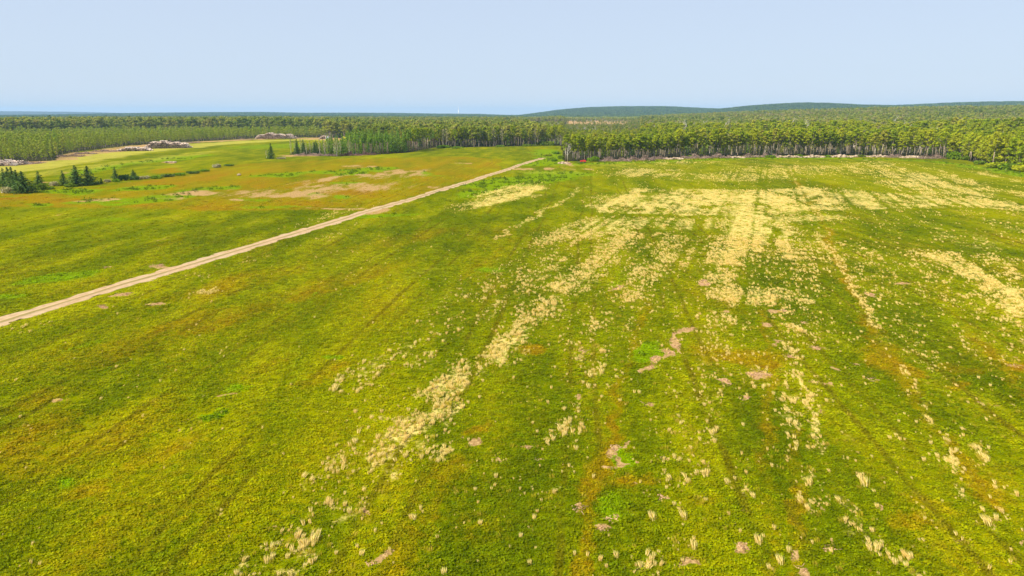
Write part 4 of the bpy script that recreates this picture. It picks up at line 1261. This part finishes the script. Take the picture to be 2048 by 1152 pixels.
# ---- bushes
def bush_mesh(seed, m, n=420, rx=1.0, rz=.7, ls=.22):
    rng = np.random.default_rng(seed)
    cen, rad = [], []
    for i in range(7):
        a = rng.uniform(0, 6.28); r = rx * rng.uniform(.1, .65)
        cen.append((math.cos(a) * r, math.sin(a) * r, rz * rng.uniform(.3, .6))); rad.append((rx * .42, rx * .42, rz * rng.uniform(.35, .5)))
    P, D = clump_points(cen, rad, n, rng, .6); P[:, 2] = np.abs(P[:, 2])
    V, F = leaf_quads(P, ls, rng, up=.4, nrm=D * .6)
    return mesh_np("bush", V, F, [m])


B_M = [bush_mesh(1, M_BUSH), bush_mesh(2, M_BUSH, ls=.18), bush_mesh(3, M_GREY, n=300), bush_mesh(4, M_SPRUCE), bush_mesh(5, M_GOLD)]


def bush(px, py, w, h, k, label, group=None, cat="bush"):
    """w, h in image px"""
    x, y = G(px, py); sc = float(np.hypot(x, y)) / FPX
    o = new_obj("bush", B_M[k]); o.location = (x, y, 0)
    o.scale = (w / 2 * sc, w / 2 * sc * .9, h * sc * 1.05); o.rotation_euler = (0, 0, random.uniform(0, 6.28))
    tag(o, label, cat, group)
    return o


bush(1184, 323, 34, 14, 1, "rounded bright green bush right beside the low red trailer")
HG = "bushes along the ditch"
for q in [(248, 361, 20, 14, 3, "dark round bush between the two short spruces of the hedge"), (215, 365, 16, 8, 2, "greyish low bush at the left end of the hedge"), (232, 364, 18, 8, 0, "green bush at the foot of the small spruce in the hedge"), (268, 360, 22, 11, 3, "dark bush at the foot of the short hedge spruce"),
          (290, 358, 24, 8, 2, "pale grey-green bush right of the short hedge spruce"), (312, 357, 26, 8, 0, "green hedge bush, second of the long low row"), (336, 354, 28, 7, 3, "dark low hedge bush halfway along the ditch"), (360, 351, 28, 7, 0, "green low hedge bush on the ditch's bend"), (386, 347, 26, 6, 3, "dark low bush on the ditch just before the gap"), (408, 343, 22, 6, 0, "small green bush on the ditch close to the upright twiggy one"),
          (433, 335, 22, 9, 2, "upright twiggy bush alone on the ditch bank"), (455, 332, 26, 4, 3, "flat dark bush on the ditch right of the twiggy one"), (110, 372, 18, 11, 2, "silvery grey bush between the single and the slim spruce"), (12, 386, 26, 14, 2, "pale grey-green bush in front of the left spruce cluster"), (84, 380, 20, 16, 0, "green bush at the foot of the lone middle spruce"),
          (140, 374, 24, 8, 0, "green bush before the slim spruce"), (562, 318, 22, 5, 2, "low brown-green bush right of the solitary spruce"), (188, 370, 24, 8, 3, "dark bush at the foot of the ragged spruce"), (100, 378, 20, 6, 0, "low bright bush right of the lone middle spruce")]:
    bush(*q, group=HG)
RG = "undergrowth bushes at the right-hand wood"
for q in [(1990, 336, 34, 14, 4, "yellow-green bush at the foot of the straight pale trunk"), (2020, 340, 40, 16, 0, "green bush between the straight trunk and the picture's edge"), (2045, 343, 34, 16, 4, "golden bush cut off by the right edge"), (1958, 329, 22, 10, 0, "green bush at the right lip of the dark recess"), (1905, 318, 34, 18, 0, "leafy green bush right behind the leaning pale tree"), (1925, 320, 26, 10, 1, "low green bush in the dark recess"),
          (1108, 322, 16, 7, 0, "dark green bush beside the end of the road"), (1122, 318, 20, 10, 0, "weedy green bush on the corner left of the wood"), (1095, 312, 20, 6, 4, "pale weedy bush near the road's far end"), (1112, 308, 24, 8, 1, "green weedy bush left of the stout forked tree"), (1380, 315.5, 20, 7, 0, "green bush between the two left brush heaps"), (1655, 314.5, 16, 6, 0, "green bush between the tan stone heaps"), (1595, 314, 22, 7, 1, "green bush left of the pale broken stones"), (1720, 314, 18, 6, 0, "green bush among the tan stones further right"), (1540, 315, 30, 6, 0, "low green bush before the left tan stones")]:
    bush(*q, group=RG)
x, y, = G(1035, 294)
for i, (px, py, w, h) in enumerate([(888, 296, 34, 8), (915, 297, 30, 6), (1000, 293.5, 26, 5), (1060, 292.5, 40, 6), (1100, 291, 34, 12), (1080, 290.5, 30, 10)]):
    bush(px, py, w, h, i % 2, ["broad green bush where the middle wood steps back", "low green bush right of the wood's step", "small bush under the far straight edge", "long low bush near the road's vanishing end", "tall green thicket at the far corner", "green thicket left of the far corner"][i], group="bushes under the middle wood")


# ---- heaps of brush, stones and logs
def brush_mesh(seed, L_, W_, H_, n, m=M_SLASH):
    rng = np.random.default_rng(seed); b = MB()
    for i in range(n):
        t = rng.uniform(-1, 1); u = rng.uniform(-1, 1)
        env = max(.15, (1 - abs(t) ** 2.5) * (1 - u * u) * (.65 + .5 * math.sin(t * 7 + seed)))
        c = Vector((t * L_ / 2, u * W_ / 2, env * H_ * rng.uniform(.25, 1)))
        d = Vector((rng.normal(), rng.normal() * .7, rng.normal() * .32)).normalized() * rng.uniform(.8, 2.6)
        r = rng.uniform(.035, .11)
        p, q = c - d / 2, c + d / 2
        p.z = max(p.z, .03); q.z = max(q.z, .03)
        b.tube([p, (p + q) / 2 + Vector((0, 0, rng.uniform(-.1, .15))), q], [r, r * .8, r * .3], 4)
    return b.mesh("brush_heap_sticks", [m])


def rock_mb(b, c, s, rng, m=0):
    V = []
    for k in range(3):
        z = (-.5, .15, .6)[k]; rr = (1.0, .95, .45)[k]
        for j in range(6):
            a = 2 * math.pi * j / 6 + rng.uniform(-.25, .25)
            q = rr * rng.uniform(.75, 1.15)
            V.append((c[0] + math.cos(a) * q * s[0], c[1] + math.sin(a) * q * s[1], c[2] + (z + rng.uniform(-.12, .12)) * s[2]))
    F = [(k * 6 + j, k * 6 + (j + 1) % 6, (k + 1) * 6 + (j + 1) % 6, (k + 1) * 6 + j) for k in range(2) for j in range(6)] + [tuple(range(12, 18))]
    b.add(V, F, m)


def rock_heap_mesh(seed, L_, W_, H_, n):
    rng = np.random.default_rng(seed); b = MB()
    for i in range(n):
        t = rng.uniform(-1, 1); u = rng.uniform(-1, 1)
        env = max(.1, (1 - abs(t) ** 3) * (1 - u * u))
        s = rng.uniform(.3, .85)
        rock_mb(b, (t * L_ / 2, u * W_ / 2, env * H_ * rng.uniform(.1, .75)), (s, s * .8, s * .8), rng)
    return b.mesh("stone_heap_stones", [M_ROCK])


def heap(name, me, part, px, py, rz, label, cat, group=None, z=None, xy=None):
    if xy is None: xy = G(px, py)
    r = new_obj(name, None); r.location = (xy[0], xy[1], 0 if z is None else z); r.rotation_euler = (0, 0, rz)
    tag(r, label, cat, group)
    c = new_obj(part, me, r); c["kind"] = "stuff"
    return r


mpp = lambda py: CAM_H / math.tan(PITCH + math.atan((py - 576) / FPX)) / FPX      # metres per image pixel at a row
for i, (a, b_, py, h, lab) in enumerate([(1198, 1255, 323, 9, "leftmost heap of grey-brown brush along the wood, next to the round bush"), (1250, 1305, 321.5, 10, "tangled grey brush heap, second from the left along the wood"), (1300, 1330, 319, 7, "small low brush heap, third from the left"),
        (1360, 1410, 317.5, 9, "pinkish brush heap right of the green gap in the row"), (1405, 1462, 316.5, 10, "long pinkish brush heap left of the first tan stones"), (1484, 1510, 315.5, 8, "grey brush heap between two stone heaps"), (1515, 1560, 315, 8, "dark grey brush heap before the open forked trunks"), (1772, 1805, 315.5, 8, "brown brush heap between stones near the right end"), (1838, 1890, 318, 11, "dense grey brush heap, rightmost, by the leaning pale tree")]):
    s = mpp(py)
    heap("brush_heap", brush_mesh(500 + i, (b_ - a) * s * 1.1, 4.5, h * s * 1.0, int((b_ - a) * 6)), "sticks", (a + b_) / 2, py - .8, 0.02 * i, lab, "brush heap", "brush heaps along the right-hand wood")
for i, (a, b_, py, h, lab) in enumerate([(1325, 1365, 319, 5, "low pale stone heap in the green gap between brush heaps"), (1455, 1490, 316.5, 5, "small tan stone heap, left of the grey brush"), (1552, 1600, 315.5, 7, "tan stone heap below the open forked trunks"), (1608, 1650, 315.5, 7, "heap of large pale broken stones midway along the wood"),
        (1650, 1700, 315, 8, "widest tan stone heap along the wood"), (1698, 1735, 314.5, 6, "orange-tan stone heap right of the widest one"), (1735, 1775, 315, 8, "tan stone heap between the orange one and the brown brush"), (1803, 1842, 316.5, 9, "tall tan stone heap just left of the rightmost brush heap"), (1118, 1138, 328, 6, "orange-brown heap of soil clods left of the red trailer")]):
    s = mpp(py)
    heap("stone_heap", rock_heap_mesh(600 + i, (b_ - a) * s, 3.6, h * s * .8, int((b_ - a) * 1.6)), "stones", (a + b_) / 2, py - .8, 0, lab, "stone heap", "stone heaps along the right-hand wood")
# reddish and brown brush strips in front of the middle wood
M_REDSL = rough_mat("reddish_slash", (.10, .05, .04), (.27, .15, .12), 1.0)
for i, (a, b_, py, h, m, lab) in enumerate([(592, 640, 311, 5, M_SLASH, "grey-brown brush strip at the left tip of the middle wood"), (632, 672, 311.5, 5, M_SLASH, "brown brush strip left of the pale thin-leaved tree"), (668, 720, 311, 8, M_REDSL, "reddish brush bank at the foot of the middle wood"), (714, 750, 309.5, 6, M_REDSL, "reddish brush below the row of bare stems")]):
    s = mpp(py)
    heap("brush_heap", brush_mesh(520 + i, (b_ - a) * s * 1.1, 4, h * s, int((b_ - a) * 6), m), "sticks", (a + b_) / 2, py, -.05, lab, "brush heap", "brush strips under the middle wood")
# cut-over strip on the left
for i, (px, py, w, h, lab) in enumerate([(140, 313, 50, 5, "pinkish slash heap nearest the dark log pile on the left edge"), (170, 308, 40, 6, "slash heap at the corner of the cut-over strip"), (210, 303, 44, 5, "brown slash heap left of the low log pile"), (60, 327, 40, 3, "thin strip of slash beside the left edge log pile"), (385, 286, 26, 3, "short slash strip right of the large log pile"), (490, 279, 34, 3, "slash strip left of the far log pile"), (590, 276, 20, 4, "small slash heap at the right end of the far log pile")]):
    s = mpp(py)
    heap("brush_heap", brush_mesh(540 + i, w * s, 5, h * s * .8, w * 5), "sticks", px, py, .12, lab, "slash heap", "slash heaps on the cut-over strip")


def log_pile_mesh(seed, L_, H_, ll=4.2, bumps=None):
    rng = np.random.default_rng(seed); b = MB()
    r0 = .27
    row = 0; z = r0
    while z < H_ + .3:
        x = -L_ / 2 + rng.uniform(0, .4)
        while x < L_ / 2:
            r = rng.uniform(.18, .33)
            t = x / (L_ / 2)
            top = H_ * (1 - abs(t) ** 4) * (.78 + .28 * math.sin(t * 4.1 + seed) * math.cos(t * 9 + seed))
            if z < top + .35 or row == 0:
                for back in (0, 1, 2):
                    if back and z < top - 1.0: continue          # only the visible skin of the inner stacks
                    yy = back * (ll + .15) + rng.uniform(-.4, .4); a = rng.normal(0, .05) + (rng.normal(0, .5) if z > top - .25 else 0)
                    dx = math.sin(a) * ll / 2; dy = math.cos(a) * ll / 2
                    b.tube([(x - dx, yy - dy, z + rng.normal(0, .08)), (x + dx, yy + dy, z + rng.normal(0, .08))], [r, r * .85], 6, 0, True, 1)
            x += r * 2 * .98
        z += r0 * 1.75; row += 1
    return b.mesh("log_pile_logs", [M_LOG, M_LOGEND_SHADE])


M_LOGTOP = M_LOGEND_SHADE
for i, (a, b_, py, h, rz, lab) in enumerate([(-30, 30, 331.5, 9, .16, "dark log pile cut off by the left edge of the picture"), (240, 297, 302, 7, .35, "low log pile left of the largest one"), (292, 374, 296.5, 15, .35, "largest log pile with pale heaped top on the cut-over strip"), (512, 586, 277.5, 12, .1, "long far log pile with pale top on the crest of the yellow field")]):
    s = mpp(py)
    me = log_pile_mesh(700 + i, (b_ - a) * s, h * s * .86)
    heap("log_pile", me, "logs", (a + b_) / 2, py, rz, lab, "log pile", "log piles along the cut-over strip")
s = mpp(277)
heap("log_pile", log_pile_mesh(710, 17 * s, 5.5 * s, 3.5), "logs", 648, 278, .05, "short dark stack with a pale top at the far right of the yellow field", "log pile", "log piles along the cut-over strip")

# white boulder by the left cluster
bb = MB(); rock_mb(bb, (0, 0, .3), (.75, .5, .7), np.random.default_rng(4)); rock_mb(bb, (.9, .1, .15), (.4, .35, .4), np.random.default_rng(5))
o = new_obj("boulder", bb.mesh("boulder", [rough_mat("white_stone", (.5, .48, .45), (.75, .73, .70), 2)])); xy = G(8, 385); o.location = (xy[0], xy[1], 0)
tag(o, "white boulder in the grass before the left spruce cluster", "boulder")
for k, (px, py, lab) in enumerate([(1622, 313, "largest pale boulder on top of the broken stones"), (340, 325.5, "small grey stone heap alone in the far green field"), (8 + 470, 351, "small pale stone in the rust coloured field")]):
    bb = MB(); rg = np.random.default_rng(30 + k)
    for j in range(1 if k != 1 else 7): rock_mb(bb, (rg.uniform(-1, 1) * 2.4 * (k == 1), rg.uniform(-.4, .4), .3), (.7, .6, .5 + .4 * (k == 0)), rg)
    o = new_obj("boulder" if k != 1 else "stone_heap", bb.mesh("boulder", [M_ROCK])); xy = G(px, py); o.location = (xy[0], xy[1], 0)
    tag(o, lab, "boulder" if k != 1 else "stone heap")


# ------------------------------------------------------------------ red trailer, machine, pickup, tower
def wheel(parent, x, y, r, w):
    b = MB(); b.tube([(x, y - w / 2, r), (x, y + w / 2, r)], [r, r], 14)
    t = new_obj("wheel", b.mesh("wheel", [M_TYRE]), parent)
    b2 = MB(); b2.tube([(x, y - w / 2 - .012, r), (x, y + w / 2 + .012, r)], [r * .5, r * .5], 10)
    new_obj("rim", b2.mesh("rim", [M_STEEL]), t)


xy = G(1166, 326)
tr = new_obj("trailer", None); tr.location = (xy[0], xy[1], 0); tr.rotation_euler = (0, 0, -.1)
tag(tr, "low red trailer parked in the grass left of the round green bush", "trailer")
b = MB(); b.box((0, 0, .62), (2.5, 1.3, .08)); b.box((0, -.63, .87), (2.5, .05, .42)); b.box((0, .63, .87), (2.5, .05, .42)); b.box((-1.23, 0, .872), (.05, 1.2, .42)); b.box((1.23, 0, .872), (.05, 1.2, .42))
new_obj("body", b.mesh("body", [M_RED]), tr)
b = MB(); b.add([(-.5, -.55, .66), (1.15, -.55, .66), (1.15, .55, .66), (-.5, .55, .66), (-.1, -.4, 1.28), (.95, -.4, 1.28), (.95, .4, 1.28), (-.1, .4, 1.28)], [(4, 5, 6, 7), (0, 1, 5, 4), (1, 2, 6, 5), (2, 3, 7, 6), (3, 0, 4, 7)])
new_obj("hood", b.mesh("hood", [M_RED]), tr)
b = MB(); b.tube([(-1.25, 0, .58), (-2.3, 0, .45)], [.05, .05], 6); b.tube([(-2.0, 0, .48), (-2.0, 0, .02)], [.04, .04], 6)
new_obj("drawbar", b.mesh("drawbar", [M_STEEL]), tr)
for sx in (-.7, .75):
    for sy in (-.72, .72): wheel(tr, sx, sy, .3, .18)

xy = G(691, 279.5)
mc = new_obj("forest_machine", None); mc.location = (xy[0], xy[1], 0); mc.rotation_euler = (0, 0, .3)
tag(mc, "small bright yellow logging machine seen over the tops of the middle wood", "machine")
b = MB()
for sy in (-.95, .95): b.box((0, sy, .45), (3.4, .5, .8), taper=.85)
new_obj("tracks", b.mesh("tracks", [M_TYRE]), mc)
b = MB(); b.box((-.3, 0, 1.55), (2.9, 2.2, 1.2)); b.box((-1.3, 0, 2.3), (1.1, 2.1, .4), taper=.8)
new_obj("body", b.mesh("body", [M_YEL]), mc)
b = MB(); b.box((.6, -.55, 2.45), (1.3, 1.0, 1.6), taper=.88)
cb = new_obj("cab", b.mesh("cab", [M_YEL]), mc)
b = MB(); b.box((.6, -.55, 2.6), (1.36, .8, .8)); b.box((.6, -.55, 2.6), (1.0, 1.1, .8))
new_obj("window", b.mesh("window", [M_GLASS]), cb)
b = MB(); b.tube([(.9, .4, 1.9), (2.6, .4, 4.0), (4.4, .4, 3.0)], [.22, .2, .14], 6); b.tube([(4.4, .4, 3.0), (4.6, .4, 1.6)], [.14, .12], 6)
new_obj("boom", b.mesh("boom", [M_YEL]), mc)
b = MB(); b.box((4.6, .4, 1.4), (.6, .5, .5), taper=.7); new_obj("grapple", b.mesh("grapple", [M_STEEL]), mc)

xy = G(655, 278.2)
pk = new_obj("pickup", None); pk.location = (xy[0], xy[1], 0); pk.rotation_euler = (0, 0, 2.2)
tag(pk, "white vehicle parked by the short dark log stack on the far field edge", "pickup")
b = MB(); b.box((0, 0, .85), (5.2, 1.9, .7)); b.box((1.9, 0, 1.28), (1.2, 1.75, .16))
new_obj("body", b.mesh("body", [M_WHITE]), pk)
b = MB(); b.box((.35, 0, 1.55), (2.1, 1.75, .7), taper=.8); cb = new_obj("cab", b.mesh("cab", [M_WHITE]), pk)
b = MB(); b.box((.35, 0, 1.56), (1.6, 1.72, .42), taper=.86); b.box((.35, 0, 1.56), (1.98, 1.4, .42), taper=.86)
new_obj("window", b.mesh("window", [M_GLASS]), cb)
for sx in (-1.6, 1.65):
    for sy in (-.86, .86): wheel(pk, sx, sy, .4, .25)

# far white wind turbine, its rotor seen edge-on
D = 5200
x, zt = at_dist(917.5, 219.5, D); _, zb = at_dist(917.5, 231, D); _, ztip = at_dist(917.5, 211.5, D)
zg = float(height(np.array([x]), np.array([D]))[0])
wt_ = new_obj("wind_turbine", None); wt_.location = (x, D, zg)
tag(wt_, "slim white wind turbine on the horizon, its rotor seen edge-on", "wind turbine")
hub = zt - zg
b = MB(); b.tube([(0, 0, -1), (0, 0, hub * .5), (0, 0, hub)], [4.2, 3.4, 2.6], 16); new_obj("tower", b.mesh("tower", [M_WHITE], True), wt_)
b = MB(); b.box((.8, 0, hub + .8), (5.5, 2.8, 2.8), taper=.9); new_obj("nacelle", b.mesh("nacelle", [M_WHITE]), wt_)
b = MB(); b.tube([(-2.0, 0, hub + .8), (-3.4, 0, hub + .8)], [1.5, .6], 12); new_obj("hub", b.mesh("hub", [M_WHITE]), wt_)
bl = ztip - zt
for k in range(3):
    a = math.radians(90 + 120 * k)
    c, s_ = math.cos(a), math.sin(a)
    b = MB()
    b.tube([(-2.9, c * 1, hub + .8 + s_ * 1), (-2.9, c * bl * .25, hub + .8 + s_ * bl * .25), (-2.9, c * bl, hub + .8 + s_ * bl)], [1.3, 1.9, .5], 8)
    new_obj("blade", b.mesh("blade", [M_WHITE]), wt_)


# ------------------------------------------------------------------ haze
def build_haze():
    m, t = mat("haze"); T = NT(t)
    pv = T.n("ShaderNodeVolumePrincipled")
    pv.inputs['Color'].default_value = (.44, .70, 1.0, 1)
    pv.inputs['Density'].default_value = .00009
    pv.inputs['Anisotropy'].default_value = .0
    o_ = T.n("ShaderNodeOutputMaterial"); T.l(pv.outputs[0], o_.inputs['Volume'])
    b = MB(); b.box((0, 0, 55), (24000, 24000, 122)); me = b.mesh("haze", [m])
    o = new_obj("haze", me); tag(o, kind="stuff")


build_haze()
